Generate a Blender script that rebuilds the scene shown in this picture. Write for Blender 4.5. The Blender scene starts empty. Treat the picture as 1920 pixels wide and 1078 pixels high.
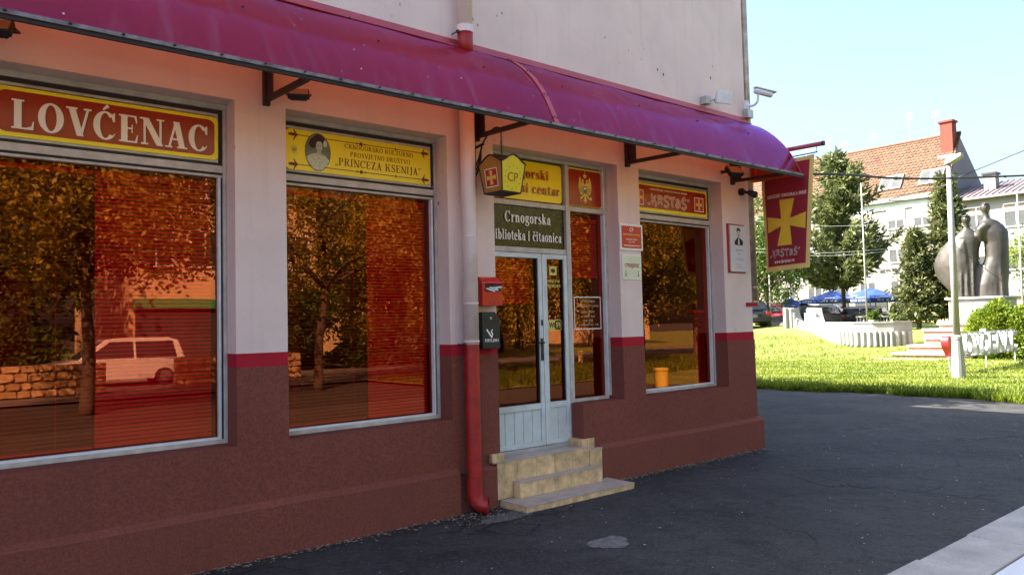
import bpy, bmesh, math, random
import numpy as np
from mathutils import Vector, Matrix
random.seed(7); np.random.seed(7)
R = math.radians
SC = bpy.context.scene
COL = SC.collection

# ------------------------------------------------------------------ camera
YAW, PITCH, ROLL = R(49.8944), R(2.7361), R(-1.3622)
fw = Vector((math.cos(YAW)*math.cos(PITCH), math.sin(YAW)*math.cos(PITCH), math.sin(PITCH)))
r0 = Vector((math.sin(YAW), -math.cos(YAW), 0)); u0 = r0.cross(fw)
rt = r0*math.cos(ROLL)+u0*math.sin(ROLL); up = u0*math.cos(ROLL)-r0*math.sin(ROLL)
cam = bpy.data.objects.new('camera', bpy.data.cameras.new('camera')); COL.objects.link(cam)
mw = Matrix((rt, up, -fw)).transposed().to_4x4(); mw.translation = Vector((0, -6.0, 1.78))
cam.matrix_world = mw
cam.data.sensor_width = 36; cam.data.lens = 27.0; cam.data.clip_start = .05; cam.data.clip_end = 2000
SC.camera = cam

# ------------------------------------------------------------------ sky and sun
SUN_EL = R(43); SUNX, SUNY = -0.66, 0.75          # horizontal direction towards the sun
w = bpy.data.worlds.new('World'); SC.world = w; w.use_nodes = True
nt = w.node_tree; bg = nt.nodes['Background']
sky = nt.nodes.new('ShaderNodeTexSky'); sky.sky_type = 'NISHITA'; sky.sun_disc = False
sky.sun_elevation = SUN_EL; sky.sun_rotation = math.atan2(SUNX, SUNY)
sky.air_density = 1.0; sky.dust_density = 5.5; sky.ozone_density = 2.5; sky.altitude = 100
nt.links.new(sky.outputs[0], bg.inputs[0]); bg.inputs[1].default_value = 0.085
sl = bpy.data.lights.new('sun', 'SUN'); sl.energy = 5.0; sl.angle = R(.5); sl.color = (1, .93, .82)
so = bpy.data.objects.new('sun', sl); COL.objects.link(so)
sd = Vector((SUNX*math.cos(SUN_EL), SUNY*math.cos(SUN_EL), math.sin(SUN_EL)))
so.rotation_euler = sd.to_track_quat('Z', 'Y').to_euler(); so.location = (-8, 10, 20)
SC.view_settings.view_transform = 'Standard'; SC.view_settings.look = 'None'
SC.view_settings.exposure = 2.65; SC.view_settings.gamma = 1
SC.cycles.max_bounces = 8; SC.cycles.transparent_max_bounces = 16
SC.cycles.caustics_reflective = False; SC.cycles.caustics_refractive = False
SC.cycles.use_denoising = True
SC.cycles.sample_clamp_indirect = 6

# ------------------------------------------------------------------ materials
def nodes(name):
    m = bpy.data.materials.new(name); m.use_nodes = True
    t = m.node_tree; return m, t, t.nodes['Principled BSDF'], t.nodes['Material Output']
def N(t, kind, **kw):
    n = t.nodes.new(kind)
    for k, v in kw.items():
        if k.startswith('i_'):
            n.inputs[k[2:].replace('_', ' ')].default_value = v
        else: setattr(n, k, v)
    return n
def mixc(t, fac, a, b, mode='MIX'):
    n = t.nodes.new('ShaderNodeMix'); n.data_type = 'RGBA'; n.blend_type = mode
    for s, v in ((n.inputs[0], fac), (n.inputs[6], a), (n.inputs[7], b)):
        if hasattr(v, 'is_output'): t.links.new(v, s)
        else: s.default_value = v if not isinstance(v, tuple) else (*v[:3], 1)
    return n.outputs[2]
def ramp(t, src, p0, p1, c0=0., c1=1.):
    n = t.nodes.new('ShaderNodeMapRange'); n.inputs[1].default_value = p0; n.inputs[2].default_value = p1
    n.inputs[3].default_value = c0; n.inputs[4].default_value = c1
    t.links.new(src, n.inputs[0]); return n.outputs[0]
def pos(t, sc=None):
    g = t.nodes.new('ShaderNodeNewGeometry'); o = g.outputs['Position']
    if sc:
        v = N(t, 'ShaderNodeVectorMath', operation='MULTIPLY'); v.inputs[1].default_value = sc
        t.links.new(o, v.inputs[0]); o = v.outputs[0]
    return o
def noise(t, scale, detail=4, vec=None, rough=.55, dist=0.):
    n = N(t, 'ShaderNodeTexNoise'); n.inputs['Scale'].default_value = scale; n.inputs['Detail'].default_value = detail
    n.inputs['Roughness'].default_value = rough; n.inputs['Distortion'].default_value = dist
    t.links.new(vec if vec is not None else pos(t), n.inputs['Vector']); return n.outputs[0]
def bump(t, b, h, strength, dist=.01, prev=None):
    n = N(t, 'ShaderNodeBump'); n.inputs['Strength'].default_value = strength; n.inputs['Distance'].default_value = dist
    t.links.new(h, n.inputs['Height'])
    if prev: t.links.new(prev, n.inputs['Normal'])
    t.links.new(n.outputs[0], b.inputs['Normal']); return n.outputs[0]
def mat(name, c, rough=.6, var=.18, scale=3., bmp=0., bscale=60., metal=0., spec=.5, rnd=0., coat=0., fine=0.):
    m, t, b, o = nodes(name)
    f = ramp(t, noise(t, scale, 5), .3, .7)
    lo = tuple(x*(1-var) for x in c); hi = tuple(min(1, x*(1+var)) for x in c)
    col = mixc(t, f, lo, hi)
    if fine:
        g = ramp(t, noise(t, bscale, 3), .35, .65, 1-fine, 1+fine)
        col = mixc(t, 1., col, N(t, 'ShaderNodeCombineColor').outputs[0], 'MULTIPLY') if False else col
        mm = N(t, 'ShaderNodeVectorMath', operation='SCALE'); t.links.new(col, mm.inputs[0]); t.links.new(g, mm.inputs['Scale']); col = mm.outputs[0]
    if rnd:
        oi = N(t, 'ShaderNodeObjectInfo'); g = ramp(t, oi.outputs['Random'], 0, 1, 1-rnd, 1+rnd)
        mm = N(t, 'ShaderNodeVectorMath', operation='SCALE'); t.links.new(col, mm.inputs[0]); t.links.new(g, mm.inputs['Scale']); col = mm.outputs[0]
    t.links.new(col, b.inputs['Base Color'])
    b.inputs['Roughness'].default_value = rough; b.inputs['Metallic'].default_value = metal
    b.inputs['Specular IOR Level'].default_value = spec
    if coat: b.inputs['Coat Weight'].default_value = coat; b.inputs['Coat Roughness'].default_value = .05
    if bmp: bump(t, b, noise(t, bscale, 4), bmp)
    return m
def stucco(name, c, specks=True, b1=.35, sc=130., grime=.25, grain=.16):
    m, t, b, o = nodes(name)
    f = ramp(t, noise(t, 1.3, 6), .3, .7)
    col = mixc(t, f, tuple(x*.90 for x in c), tuple(x*1.06 for x in c))
    st = ramp(t, noise(t, 2.2, 5, pos(t, (5, 5, .35))), .55, .8, 0, grime)        # rain streaks running down
    col = mixc(t, st, col, tuple(x*.55 for x in c))
    pa_ = ramp(t, noise(t, .55, 3, None, .4, 1.5), .56, .60, 0, .16); col = mixc(t, pa_, col, tuple(min(1, x*1.18) for x in c))
    fg = ramp(t, noise(t, 90 if grain < .3 else 55, 2), .35, .68, 0, grain)
    col = mixc(t, fg, col, tuple(x*.6 for x in c))
    if specks:
        v = N(t, 'ShaderNodeTexVoronoi'); v.inputs['Scale'].default_value = 8.5; t.links.new(pos(t, (1, 1, .6)), v.inputs['Vector'])
        sp = ramp(t, v.outputs['Distance'], .09, .13, 1, 0)
        ms = ramp(t, noise(t, 1.1, 3), .54, .62)
        mu = N(t, 'ShaderNodeMath', operation='MULTIPLY'); t.links.new(sp, mu.inputs[0]); t.links.new(ms, mu.inputs[1])
        col = mixc(t, mu.outputs[0], col, (.06, .03, .02))
    t.links.new(col, b.inputs['Base Color']); b.inputs['Roughness'].default_value = .9
    b.inputs['Specular IOR Level'].default_value = .2
    p = bump(t, b, noise(t, sc, 3), b1, .006); bump(t, b, noise(t, 12, 4), .15, .01, p)
    return m
def plain(name, c, rough=.5, metal=0., spec=.5):
    m, t, b, o = nodes(name); b.inputs['Base Color'].default_value = (*c, 1); b.inputs['Roughness'].default_value = rough
    b.inputs['Metallic'].default_value = metal; b.inputs['Specular IOR Level'].default_value = spec
    f = ramp(t, noise(t, 6, 3), .3, .7); t.links.new(mixc(t, f, tuple(x*.92 for x in c), tuple(min(1, x*1.05) for x in c)), b.inputs['Base Color'])
    return m
def leafmat(name, c1, c2, trans=.35, sc=1.2):
    m, t, b, o = nodes(name)
    f = ramp(t, noise(t, sc, 4), .35, .65); f2 = ramp(t, noise(t, 14, 2), .3, .7)
    col = mixc(t, f, c1, c2); col = mixc(t, f2, col, tuple(x*.6 for x in c1))
    t.links.new(col, b.inputs['Base Color']); b.inputs['Roughness'].default_value = .55; b.inputs['Specular IOR Level'].default_value = .3
    tr = N(t, 'ShaderNodeBsdfTranslucent'); t.links.new(col, tr.inputs[0])
    mx = N(t, 'ShaderNodeMixShader'); mx.inputs[0].default_value = trans
    t.links.new(b.outputs[0], mx.inputs[1]); t.links.new(tr.outputs[0], mx.inputs[2]); t.links.new(mx.outputs[0], o.inputs[0])
    return m

MT = {}
MT['pink'] = stucco('pink_stucco', (.82, .645, .59))
MT['brown'] = stucco('brown_plinth', (.245, .076, .054), False, 1.0, 110., .3, .75)
MT['stripe'] = stucco('red_stripe', (.42, .018, .035), False, .3, 130., .2)
MT['room'] = mat('room_plaster', (.20, .08, .07), .9)
MT['alu'] = mat('weathered_frame', (.50, .46, .41), .45, .2, 9, .05, 80)
MT['alu_white'] = mat('white_frame', (.72, .73, .75), .4, .12, 6)
MT['gasket'] = plain('dark_gasket', (.02, .008, .007), .6)
MT['doorpaint'] = mat('door_paint', (.60, .66, .66), .45, .12, 5, .05, 50)
MT['white'] = mat('white_print', (.86, .84, .78), .5, .04, 4)
MT['cream'] = mat('cream_print', (.88, .80, .70), .5, .05, 4)
MT['yellow'] = mat('yellow_board', (.93, .76, .015), .32, .06, 2, spec=.5)
MT['signred'] = mat('sign_red', (.32, .012, .010), .22, .12, 2, spec=.6)
MT['darkprint'] = plain('maroon_print', (.16, .012, .012), .5)
MT['black'] = plain('black_paint', (.012, .012, .013), .5)
MT['iron'] = mat('rusty_iron', (.035, .014, .012), .7, .3, 12, .2, 90)
MT['redpaint'] = mat('red_paint', (.36, .012, .010), .45, .28, 7, .12, 40, fine=.12)
MT['mailred'] = mat('mailbox_red', (.55, .022, .012), .3, .08, 5)
MT['paper'] = plain('paper', (.75, .75, .72), .8)
MT['pipe'] = mat('pipe_paint', (.80, .64, .60), .5, .1, 4, .05, 60)
MT['zinc'] = mat('old_zinc', (.45, .36, .26), .45, .3, 7, metal=.5)
MT['metalgrey'] = mat('grey_metal', (.45, .45, .46), .4, .15, 5, metal=.4)
MT['lensglass'] = plain('lamp_glass', (.32, .31, .28), .15)
MT['slat'] = mat('blind_slat', (.75, .70, .66), .5, .08, 3)
MT['cord'] = plain('blind_cord', (.6, .55, .5), .8)
MT['green_shield'] = plain('shield_green', (.05, .25, .06), .5)
MT['gold'] = plain('gold_print', (.78, .55, .12), .45)
MT['blue'] = plain('shield_blue', (.06, .12, .30), .5)
MT['portrait_bg'] = mat('portrait_ground', (.16, .20, .14), .6, .4, 12)
MT['portrait_dark'] = plain('portrait_dark', (.03, .008, .008), .6)
MT['portrait_skin'] = mat('portrait_pale', (.46, .52, .40), .6, .15, 30)
MT['portrait_dress'] = mat('portrait_dress', (.56, .62, .50), .6, .2, 45)
MT['tile'] = mat('step_tile', (.66, .46, .25), .4, .34, 9, .05, 90, rnd=.12, spec=.4)
MT['tread'] = mat('step_tread', (.44, .37, .32), .5, .18, 9, .05, 90, rnd=.08)
MT['grout'] = mat('grout', (.22, .18, .15), .9)
MT['leaf_print'] = plain('pale_green_print', (.62, .68, .30), .5)
MT['palepaper'] = mat('pale_plaque', (.74, .74, .55), .35, .08, 3)
MT['plaquewhite'] = mat('white_plaque', (.72, .70, .68), .3, .04, 3)
MT['concrete'] = mat('kerb_concrete', (.38, .36, .34), .9, .2, 3, .4, 70, fine=.12)
MT['concrete_light'] = mat('pale_concrete', (.62, .64, .68), .8, .12, 3, .25, 70)

def glassmat():
    m, t, b, o = nodes('red_film_glass'); t.nodes.remove(b)
    tr = N(t, 'ShaderNodeBsdfTransparent'); tr.inputs[0].default_value = (.76, .014, .085, 1)
    gl = N(t, 'ShaderNodeBsdfGlossy'); gl.inputs['Color'].default_value = (1, .40, .21, 1); gl.inputs['Roughness'].default_value = .0
    bp = N(t, 'ShaderNodeBump'); bp.inputs['Strength'].default_value = .012; bp.inputs['Distance'].default_value = .05
    t.links.new(noise(t, 1.1, 1), bp.inputs['Height']); t.links.new(bp.outputs[0], gl.inputs['Normal'])
    lw = N(t, 'ShaderNodeFresnel'); lw.inputs[0].default_value = 1.52
    fb = ramp(t, lw.outputs[0], 0, 1, .065, 1.0)
    gb = N(t, 'ShaderNodeNewGeometry'); fx = N(t, 'ShaderNodeMix'); t.links.new(gb.outputs['Backfacing'], fx.inputs[0]); t.links.new(fb, fx.inputs[2]); fx.inputs[3].default_value = .2
    f = fx.outputs[0]      # the film reflects outwards; from the dark side only a little
    mx = N(t, 'ShaderNodeMixShader'); t.links.new(f, mx.inputs[0])
    t.links.new(tr.outputs[0], mx.inputs[1]); t.links.new(gl.outputs[0], mx.inputs[2]); t.links.new(mx.outputs[0], o.inputs[0])
    return m
MT['glass'] = glassmat()
def canopymat():
    m, t, b, o = nodes('red_polycarbonate')
    f = ramp(t, noise(t, 1.5, 5), .3, .7)
    col = mixc(t, f, (.26, .008, .02), (.34, .016, .03))
    v = N(t, 'ShaderNodeTexVoronoi'); v.inputs['Scale'].default_value = 9; t.links.new(pos(t), v.inputs['Vector'])
    sp = ramp(t, v.outputs['Distance'], .05, .08, 1, 0); ms = ramp(t, noise(t, .9, 2), .47, .55)
    mu = N(t, 'ShaderNodeMath', operation='MULTIPLY'); t.links.new(sp, mu.inputs[0]); t.links.new(ms, mu.inputs[1])
    stk = ramp(t, noise(t, 3.0, 5, pos(t, (3, .5, .5))), .52, .78, 0, .35); col = mixc(t, stk, col, (.30, .12, .11)); dust = mixc(t, mu.outputs[0], col, (.60, .50, .46))
    mm_ = N(t, 'ShaderNodeMath', operation='MULTIPLY_ADD'); t.links.new(stk, mm_.inputs[0]); mm_.inputs[1].default_value = -.8; mm_.inputs[2].default_value = .92; mn_ = N(t, 'ShaderNodeMath', operation='SUBTRACT'); t.links.new(mm_.outputs[0], mn_.inputs[0]); t.links.new(mu.outputs[0], mn_.inputs[1]); mn_.use_clamp = True
    t.links.new(dust, b.inputs['Base Color']); b.inputs['Roughness'].default_value = .2
    b.inputs['IOR'].default_value = 1.6; b.inputs['Specular IOR Level'].default_value = .75
    tr = N(t, 'ShaderNodeBsdfTranslucent'); tr.inputs[0].default_value = (.92, .14, .02, 1)
    mx = N(t, 'ShaderNodeMixShader'); t.links.new(mn_.outputs[0], mx.inputs[0])
    t.links.new(b.outputs[0], mx.inputs[1]); t.links.new(tr.outputs[0], mx.inputs[2])
    gl = N(t, 'ShaderNodeBsdfGlossy'); gl.inputs['Roughness'].default_value = .17; gl.inputs['Color'].default_value = (.42, .27, .85, 1)  # gloss tinted violet: blue of the mirrored sky put into the colour
    fr = N(t, 'ShaderNodeFresnel'); fr.inputs[0].default_value = 1.55
    gb = N(t, 'ShaderNodeNewGeometry'); fx = N(t, 'ShaderNodeMix'); t.links.new(gb.outputs['Backfacing'], fx.inputs[0]); t.links.new(fr.outputs[0], fx.inputs[2]); fx.inputs[3].default_value = .05
    m2 = N(t, 'ShaderNodeMixShader'); t.links.new(fx.outputs[0], m2.inputs[0])
    t.links.new(mx.outputs[0], m2.inputs[1]); t.links.new(gl.outputs[0], m2.inputs[2]); t.links.new(m2.outputs[0], o.inputs[0])
    return m
MT['canopy'] = canopymat()
def asphaltmat():
    m, t, b, o = nodes('asphalt')
    big = ramp(t, noise(t, .55, 6, None, .6), .3, .7)
    col = mixc(t, big, (.0098, .0100, .0104), (.036, .0350, .0342))
    pat = ramp(t, noise(t, .35, 3, None, .5, 1.2), .52, .56)
    col = mixc(t, mixc(t, .35, (0, 0, 0), pat), col, (.058, .056, .053)); du_ = ramp(t, noise(t, 1.7, 6, None, .65, .6), .5, .72, 0, .55); col = mixc(t, du_, col, (.062, .059, .055)); st_ = ramp(t, noise(t, 4.5, 6, None, .7), .48, .70, 0, .75); col = mixc(t, st_, col, (.012, .012, .013))
    g = N(t, 'ShaderNodeTexVoronoi'); g.inputs['Scale'].default_value = 85; t.links.new(pos(t), g.inputs['Vector'])
    ag = ramp(t, g.outputs['Color'], .6, .98, 0, .8); col = mixc(t, ag, col, (.085, .083, .08)); pit_ = ramp(t, noise(t, 16, 4, None, .75), .56, .68, 0, .8); col = mixc(t, pit_, col, (.006, .006, .007)); pale_ = ramp(t, noise(t, 24, 3, None, .7), .64, .74, 0, .7); col = mixc(t, pale_, col, (.075, .073, .07))
    # cracks
    nv = N(t, 'ShaderNodeTexNoise'); nv.inputs['Scale'].default_value = 1.6; nv.inputs['Detail'].default_value = 6; t.links.new(pos(t), nv.inputs['Vector'])
    ad = N(t, 'ShaderNodeVectorMath', operation='MULTIPLY_ADD'); ad.inputs[1].default_value = (1.3, 1.3, 1.3)
    t.links.new(nv.outputs['Color'], ad.inputs[0]); t.links.new(pos(t), ad.inputs[2])
    v = N(t, 'ShaderNodeTexVoronoi', feature='DISTANCE_TO_EDGE'); v.inputs['Scale'].default_value = .55; t.links.new(ad.outputs[0], v.inputs['Vector'])
    cr = ramp(t, v.outputs['Distance'], .002, .018, .9, 0); ck = ramp(t, noise(t, .7, 4), .46, .60)
    mu = N(t, 'ShaderNodeMath', operation='MULTIPLY'); t.links.new(cr, mu.inputs[0]); t.links.new(ck, mu.inputs[1])
    col = mixc(t, mu.outputs[0], col, (.012, .011, .011))
    t.links.new(col, b.inputs['Base Color']); b.inputs['Roughness'].default_value = .85; b.inputs['Specular IOR Level'].default_value = .35
    p = bump(t, b, g.outputs['Distance'], .5, .008)
    p = bump(t, b, noise(t, 7, 5), .6, .03, p); p = bump(t, b, noise(t, 1.2, 3), .5, .08, p)
    iv = N(t, 'ShaderNodeMath', operation='SUBTRACT'); iv.inputs[0].default_value = 1; t.links.new(mu.outputs[0], iv.inputs[1])
    bump(t, b, iv.outputs[0], .8, .02, p)
    return m
MT['asphalt'] = asphaltmat()
MT['road'] = mat('road_asphalt', (.11, .105, .10), .9, .15, 2, .2, 60, fine=.15)
MT['paving'] = mat('street_paving', (.05, .047, .044), .9, .18, 1.5, .2, 50, fine=.1)
MT['earth'] = mat('earth', (.026, .025, .024), .95, .3, 1.5, .3, 30)
def lawnmat():
    m, t, b, o = nodes('lawn_soil_and_grass')
    f = ramp(t, noise(t, .9, 5), .35, .65); col = mixc(t, f, (.12, .17, .018), (.25, .28, .04))
    f2 = ramp(t, noise(t, 22, 3), .35, .65); col = mixc(t, f2, col, (.07, .09, .016))
    t.links.new(col, b.inputs['Base Color']); b.inputs['Roughness'].default_value = .9; bump(t, b, noise(t, 40, 3), .6, .03)
    return m
MT['lawn'] = lawnmat()
MT['blade'] = leafmat('grass_blade', (.13, .19, .014), (.28, .31, .04), .5, .5)
MT['leaf'] = leafmat('broad_leaf', (.06, .11, .016), (.14, .20, .03), .4)
MT['leaf_gold'] = leafmat('golden_leaf', (.34, .30, .03), (.55, .46, .06), .4)
MT['needle'] = leafmat('pine_needle', (.10, .13, .045), (.25, .26, .09), .3)
MT['needle_dark'] = leafmat('spruce_needle', (.075, .10, .035), (.22, .22, .07), .28)
MT['bushleaf'] = leafmat('bush_leaf', (.10, .17, .012), (.28, .34, .03), .45)
MT['bark'] = mat('bark', (.09, .065, .045), .95, .3, 8, .6, 30)
MT['housewhite'] = stucco('house_white', (.205, .20, .19), False, .1, 40, .1)
MT['housecream'] = stucco('house_cream', (.62, .47, .28), False, .1, 40, .12)
MT['wingwhite'] = stucco('wing_white', (.24, .24, .24), False, .1, 40, .1)
MT['rooftile'] = mat('roof_tile', (.10, .042, .02), .8, .3, 2.5, .2, 30)
MT['brick'] = mat('chimney_brick', (.15, .032, .02), .9, .2, 10)
MT['metalroof'] = mat('metal_roof', (.17, .135, .14), .5, .15, 2)
MT['winglass'] = mat('window_glass', (.05, .055, .06), .08, .2, 2, spec=.8)
MT['shutter'] = mat('roller_shutter', (.20, .155, .14), .7, .2, 8)
MT['monument'] = mat('white_stone', (.29, .285, .275), .8, .1, 2.5, .1, 40)
MT['redstone'] = mat('pinkish_stone', (.40, .26, .19), .85, .2, 5, .2, 30)
MT['bronze'] = mat('dark_bronze', (.040, .036, .030), .38, .45, 2.2, .25, 14, metal=.15)
MT['lampgrey'] = mat('lamp_post_paint', (.25, .25, .245), .5, .1, 4)
MT['heart'] = plain('heart_red', (.55, .025, .04), .4)
MT['letterwhite'] = mat('letter_white', (.34, .34, .36), .5, .06, 4)
MT['parasol'] = mat('blue_parasol', (.012, .045, .22), .7, .12, 2)
MT['carblack'] = mat('black_car_paint', (.012, .013, .016), .2, .1, 3, coat=1)
MT['carred'] = mat('dark_red_car_paint', (.20, .02, .03), .25, .1, 3, coat=1)
MT['carsilver'] = mat('silver_car_paint', (.62, .62, .66), .25, .05, 3, coat=1)
MT['carglass'] = plain('car_glass', (.03, .035, .04), .06, spec=.8)
MT['tyre'] = plain('tyre', (.015, .015, .016), .8)
MT['rim'] = plain('rim', (.5, .5, .52), .3, .8)
MT['taillight'] = plain('tail_light', (.5, .02, .02), .2)
MT['skin'] = plain('skin', (.42, .26, .18), .6)
MT['cloth_dark'] = plain('dark_cloth', (.03, .03, .04), .9)
MT['hair'] = plain('hair', (.02, .015, .012), .7)
MT['stone_y'] = mat('yellow_stone', (.50, .36, .18), .9, .25, 6, .4, 20, rnd=.25)
MT['mortar'] = mat('mortar', (.25, .17, .09), .95)
MT['greenboard'] = plain('green_board', (.05, .28, .10), .5)
MT['wire'] = plain('wire', (.015, .015, .015), .6)
MT['palewire'] = plain('pale_wire', (.5, .55, .5), .6)
MT['postyellow'] = plain('post_yellow', (.75, .62, .25), .6)
MT['binyellow'] = plain('bin_yellow', (.62, .52, .08), .5)

# ------------------------------------------------------------------ mesh builder
OFF = {}
def tagp(o, label=None, cat=None, group=None, kind=None):
    if label: o['label'] = label
    if cat: o['category'] = cat
    if group: o['group'] = group
    if kind: o['kind'] = kind
    return o
def thing(name, label, cat, loc=(0, 0, 0), rz=None, group=None):
    o = bpy.data.objects.new(name, None); COL.objects.link(o); o.location = loc; o.empty_display_size = .1
    tagp(o, label, cat, group)
    if rz is not None: o.rotation_euler.z = rz; OFF[o.name] = Vector((0, 0, 0))
    else: OFF[o.name] = Vector(loc)
    return o
class MB:
    def __init__(s): s.v = []; s.f = []; s.m = []; s.mi = 0
    def add(s, vs, fs):
        n = len(s.v); s.v += [tuple(p) for p in vs]; s.f += [tuple(i+n for i in f) for f in fs]; s.m += [s.mi]*len(fs); return s
    def box(s, x0, x1, y0, y1, z0, z1):
        return s.add([(x, y, z) for z in (z0, z1) for y in (y0, y1) for x in (x0, x1)],
                     [(0, 2, 3, 1), (4, 5, 7, 6), (0, 1, 5, 4), (2, 6, 7, 3), (0, 4, 6, 2), (1, 3, 7, 5)])
    def obox(s, c, ax, ay, az):
        c = Vector(c); ax = Vector(ax); ay = Vector(ay); az = Vector(az)
        return s.add([c+sx*ax+sy*ay+sz*az for sz in (-1, 1) for sy in (-1, 1) for sx in (-1, 1)],
                     [(0, 2, 3, 1), (4, 5, 7, 6), (0, 1, 5, 4), (2, 6, 7, 3), (0, 4, 6, 2), (1, 3, 7, 5)])
    def quad(s, a, b, c, d): return s.add([a, b, c, d], [(0, 1, 2, 3)])
    def prism(s, poly, d, off=(0, 0, 0)):
        # closed solid from a planar polygon (list of 3-D points) pushed by vector d
        n = len(poly); d = Vector(d); P = [Vector(p) for p in poly]
        return s.add(P+[p+d for p in P], [tuple(range(n))[::-1], tuple(range(n, 2*n))]+[(i, (i+1) % n, n+(i+1) % n, n+i) for i in range(n)])
    def tube(s, pts, r, n=10, cap=True):
        P = [Vector(p) for p in pts]; rr = r if isinstance(r, (list, tuple)) else [r]*len(P)
        base = len(s.v); nrm = None; vs = []; fs = []
        for i, p in enumerate(P):
            t = (P[min(i+1, len(P)-1)]-P[max(i-1, 0)]).normalized()
            if nrm is None: nrm = t.orthogonal().normalized()
            else:
                nrm = (nrm-t*nrm.dot(t)); nrm = nrm.normalized() if nrm.length > 1e-6 else t.orthogonal().normalized()
            b = t.cross(nrm)
            vs += [p+(nrm*math.cos(2*math.pi*k/n)+b*math.sin(2*math.pi*k/n))*rr[i] for k in range(n)]
        for i in range(len(P)-1):
            fs += [(i*n+k, i*n+(k+1) % n, (i+1)*n+(k+1) % n, (i+1)*n+k) for k in range(n)]
        if cap: fs += [tuple(range(n))[::-1], tuple(range((len(P)-1)*n, len(P)*n))]
        return s.add(vs, fs)
    def lathe(s, prof, c=(0, 0, 0), n=16):
        vs = []; fs = []
        for r, z in prof: vs += [(c[0]+r*math.cos(2*math.pi*k/n), c[1]+r*math.sin(2*math.pi*k/n), c[2]+z) for k in range(n)]
        for i in range(len(prof)-1): fs += [(i*n+k, i*n+(k+1) % n, (i+1)*n+(k+1) % n, (i+1)*n+k) for k in range(n)]
        fs += [tuple(range(n))[::-1], tuple(range((len(prof)-1)*n, len(prof)*n))]
        return s.add(vs, fs)
    def loft(s, rings, closed=True):
        n = len(rings[0]); vs = [p for r in rings for p in r]; fs = []
        for i in range(len(rings)-1): fs += [(i*n+k, i*n+(k+1) % n, (i+1)*n+(k+1) % n, (i+1)*n+k) for k in range(n)]
        if closed: fs += [tuple(range(n))[::-1], tuple(range((len(rings)-1)*n, len(rings)*n))]
        return s.add(vs, fs)
    def mesh(s, name, mats, off=Vector((0, 0, 0)), smooth=False):
        me = bpy.data.meshes.new(name); me.from_pydata([(p[0]-off[0], p[1]-off[1], p[2]-off[2]) for p in s.v], [], s.f)
        for m in (mats if isinstance(mats, (list, tuple)) else [mats]): me.materials.append(MT[m] if isinstance(m, str) else m)
        if len(me.materials) > 1: me.polygons.foreach_set('material_index', s.m)
        if smooth: me.polygons.foreach_set('use_smooth', [True]*len(me.polygons))
        me.update(); return me
    def build(s, name, mats, parent=None, smooth=False, bevel=0., label=None, cat=None, group=None, kind=None, loc=None, fixn=True):
        off = OFF.get(parent.name, Vector((0, 0, 0))) if parent else (Vector(loc) if loc else Vector((0, 0, 0)))
        me = s.mesh(name, mats, off, smooth)
        if fixn:
            bm = bmesh.new(); bm.from_mesh(me); bmesh.ops.recalc_face_normals(bm, faces=bm.faces); bm.to_mesh(me); bm.free()
        o = bpy.data.objects.new(name, me); COL.objects.link(o)
        if parent: o.parent = parent; OFF[o.name] = off
        else:
            o.location = off; OFF[o.name] = off
        if bevel:
            b = o.modifiers.new('bevel', 'BEVEL'); b.width = bevel; b.segments = 2; b.limit_method = 'ANGLE'
        return tagp(o, label, cat, group, kind)
def rawmesh(name, V, F, mats, parent=None, kind=None, label=None, smooth=False, cat=None, loc=(0, 0, 0)):
    V = np.asarray(V, np.float32).reshape(-1, 3); F = np.asarray(F, np.int32); k = F.shape[1]
    off = OFF.get(parent.name, Vector((0, 0, 0))) if parent else Vector(loc)
    V = V-np.array(off, np.float32)
    me = bpy.data.meshes.new(name); me.vertices.add(len(V)); me.vertices.foreach_set('co', V.ravel())
    me.loops.add(F.size); me.loops.foreach_set('vertex_index', F.ravel())
    me.polygons.add(len(F)); me.polygons.foreach_set('loop_start', np.arange(0, F.size, k, dtype=np.int32)); me.polygons.foreach_set('loop_total', np.full(len(F), k, np.int32))
    me.update(calc_edges=True); me.validate()
    me.materials.append(MT[mats] if isinstance(mats, str) else mats)
    if smooth: me.polygons.foreach_set('use_smooth', [True]*len(me.polygons))
    o = bpy.data.objects.new(name, me); COL.objects.link(o)
    if parent: o.parent = parent
    else: o.location = off
    OFF[o.name] = off
    return tagp(o, label, cat, kind=kind)
def inst(o, parent, loc, rot=None, scale=None):
    c = o.copy(); COL.objects.link(c); c.parent = parent; c.location = loc
    if rot: c.rotation_euler = rot
    if scale: c.scale = scale
    return c
def copy_tree(o, parent=None):
    c = o.copy(); COL.objects.link(c); c.parent = parent
    for ch in list(o.children): copy_tree(ch, c)
    return c

# ------------------------------------------------------------------ lettering: a bold serif drawn from stems, bars, diagonals and arcs
def s_rect(x0, y0, x1, y1): return [((x0, y0), (x0, y1)), ((x1, y0), (x1, y1))]
def s_diag(x0, y0, x1, y1, w): return [((x0, y0), (x0+w, y0)), ((x1, y1), (x1+w, y1))]
def s_arc(cx, cy, rx, ry, a0, a1, T, t, n=18):
    o = []
    for i in range(n+1):
        a = R(a0+(a1-a0)*i/n); o.append(((cx+rx*math.cos(a), cy+ry*math.sin(a)), (cx+(rx-T)*math.cos(a), cy+(ry-t)*math.sin(a))))
    return o
def smooth_pts(p, n=6):
    o = []
    for i in range(len(p)-1):
        a, b, c, d = p[max(i-1, 0)], p[i], p[i+1], p[min(i+2, len(p)-1)]
        for k in range(n):
            t = k/n; o.append(tuple(.5*((2*b[j])+(-a[j]+c[j])*t+(2*a[j]-5*b[j]+4*c[j]-d[j])*t*t+(-a[j]+3*b[j]-3*c[j]+d[j])*t**3) for j in range(len(b))))
    o.append(tuple(p[-1])); return o
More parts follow.
